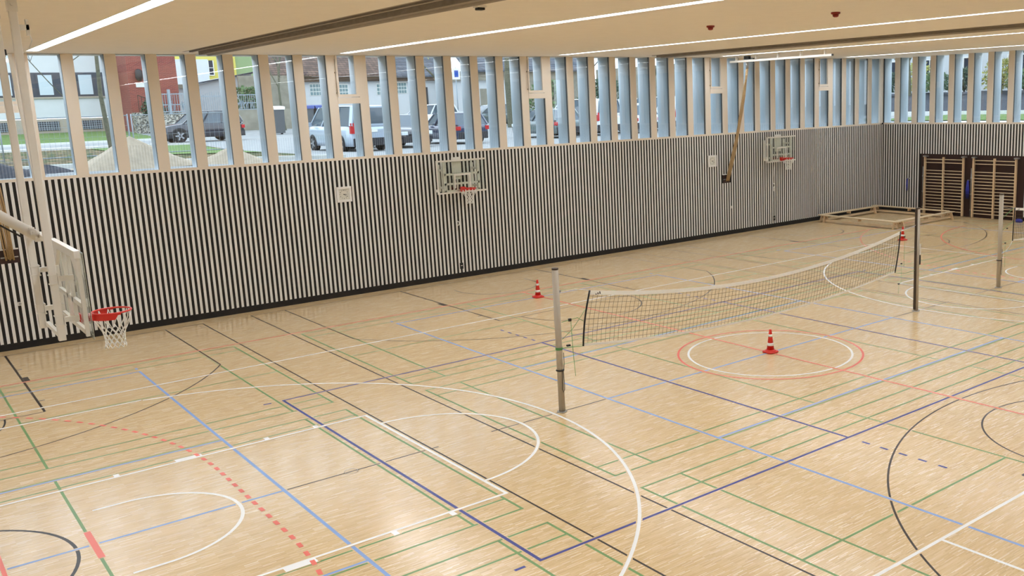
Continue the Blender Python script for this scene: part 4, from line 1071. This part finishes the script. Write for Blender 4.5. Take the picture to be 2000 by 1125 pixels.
# ---- beyond the end wall
struct(strip_xy(23.45, 110, -40, 14.45, 0, 40, 30, lambda x, y: GZ(x, 20)).build('ground', M['paving']))
tag(strip_xy(29.5, 37, 6, 19.2, .04, 10, 20, lambda x, y: GZ(x, 20)).build('lawn', M['grass']), 'bright green grass outside the end wall windows', 'lawn', kind='stuff')
tag(MB().box(37, 37.6, 2, 34, 3.9, 4.26).build('kerb', M['kerb']), 'white kerb at the foot of the stony bank outside the end wall', 'kerb')
m = MB(); rr = []
for j in range(30):
    y = 0+j*1.3; rr.append([(37.6, y, 3.9), (37.6, y, 4.15), (39.5, y, 4.8+.1*sin(j)), (43, y, 5.3+.15*sin(j*1.7)), (52, y, 5.35), (52, y, 3.9)])
m.loft(rr, False); tag(m.build('stony_bank', M['gravel']), 'dark stony bank below the shrubs outside the end wall', 'bank')
for i in range(11):
    y = 11.5+i*2.1; k = i % 3
    bush(43.5+.6*sin(i*2), y, 5.42, 1.3, 1.1, (1.3, 2.0, 1.5)[k], M[('leaf_g', 'leaf_y', 'leaf_d')[k]], '%s leaved shrub on the stony bank, %s from the right' % (('green', 'yellow', 'dark green')[k], ('first','second','third','fourth','fifth','sixth','seventh','eighth','ninth','tenth','eleventh')[i]), 60+i, 1100, .15)
tree(42.5, 19.0, 5.35, 5.5, .16, 'autumn tree outside the end wall, right of the white house windows', 71, (0, 0), M['leaf_y'], 4500, .17, first=.25)
tree(42.8, 16.5, 5.35, 5.0, .16, 'green tree outside the rightmost end wall window', 72, (0, 0), M['leaf_g'], 5500, .17, first=.2)
tree(42, 25.5, 5.35, 4.6, .12, 'thin sparse tree in front of the white house outside the end wall', 73, (0, 0), M['leaf_y'], 500, .13, first=.3)
tree(42.5, 29.5, 5.35, 4.6, .12, 'yellow leaved tree at the left of the end wall windows', 74, (0, 0), M['leaf_y'], 900, .13, first=.3)
wh = thing('white_villa', 'white house with tall dark windows outside the end wall', 'building', (54, 0, 0))
B(0, 10, 21, 50, 3.9, 14).build('wall', M['wwall'], wh)
for y in (23.6, 27.4, 31.2, 35.0, 38.8):
    for z in (6.25, 10.0):
        w = B(-.06, 0, y, y+1.3, z, z+1.75).build('window', M['dwin'], wh)
        g = MB(); g.box(-.1, -.06, y-.1, y, z, z+1.75); g.box(-.1, -.06, y+1.3, y+1.4, z, z+1.75); g.box(-.1, -.06, y-.1, y+1.4, z-.12, z); g.box(-.1, -.06, y-.1, y+1.4, z+1.75, z+1.85); g.box(-.1, -.06, y+.62, y+.68, z, z+1.75); g.build('window_frame', M['plate'], w)
B(-.15, 0, 21, 50, 8.9, 9.05).build('string_course', M['gwall'], wh)
eh = thing('far_end_hedge', 'tall dark hedge behind the rightmost trees', 'hedge', (50, 0, 0))
m = MB(); random.seed(5)
for i in range(5000):
    c = Vector((random.uniform(-.7, .7), random.uniform(4, 20), random.uniform(5.5, 9.5))); d = Vector([random.gauss(0, 1) for _ in range(3)]).normalized(); b_ = d.orthogonal().normalized(); q = .3
    m.add([c, c+(d+b_)*q*.5, c+d*q*1.2, c+(d-b_)*q*.5], [(0,1,2,3)])
m.build('foliage', M['leaf_d'], eh)
for k in range(6): MB().tube([(0, 5+3*k, 5.34), (0, 5+3*k, 8)], .1, 6).build('stem', M['bark'], eh)

# ------------------------------------------------------------------ light
w = bpy.data.worlds.new('world'); S.world = w; w.use_nodes = True
nt = w.node_tree; bg = nt.nodes['Background']
tc = nt.nodes.new('ShaderNodeTexCoord'); sp = nt.nodes.new('ShaderNodeSeparateXYZ'); rp = nt.nodes.new('ShaderNodeValToRGB')
nt.links.new(tc.outputs['Generated'], sp.inputs[0]); nt.links.new(sp.outputs[2], rp.inputs[0]); nt.links.new(rp.outputs[0], bg.inputs['Color'])
rp.color_ramp.elements[0].color = (.80, .90, 1.0, 1); rp.color_ramp.elements[1].color = (.72, .86, 1.0, 1)
bg.inputs['Strength'].default_value = 3.0
try:
    S.view_settings.view_transform = 'Standard'; S.view_settings.look = 'None'
except Exception: pass
S.view_settings.exposure = 0; S.view_settings.gamma = 1; S.view_settings.use_curve_mapping = False
S.cycles.max_bounces = 8; S.cycles.diffuse_bounces = 5; S.cycles.transparent_max_bounces = 24; S.cycles.glossy_bounces = 4
S.cycles.use_denoising = True
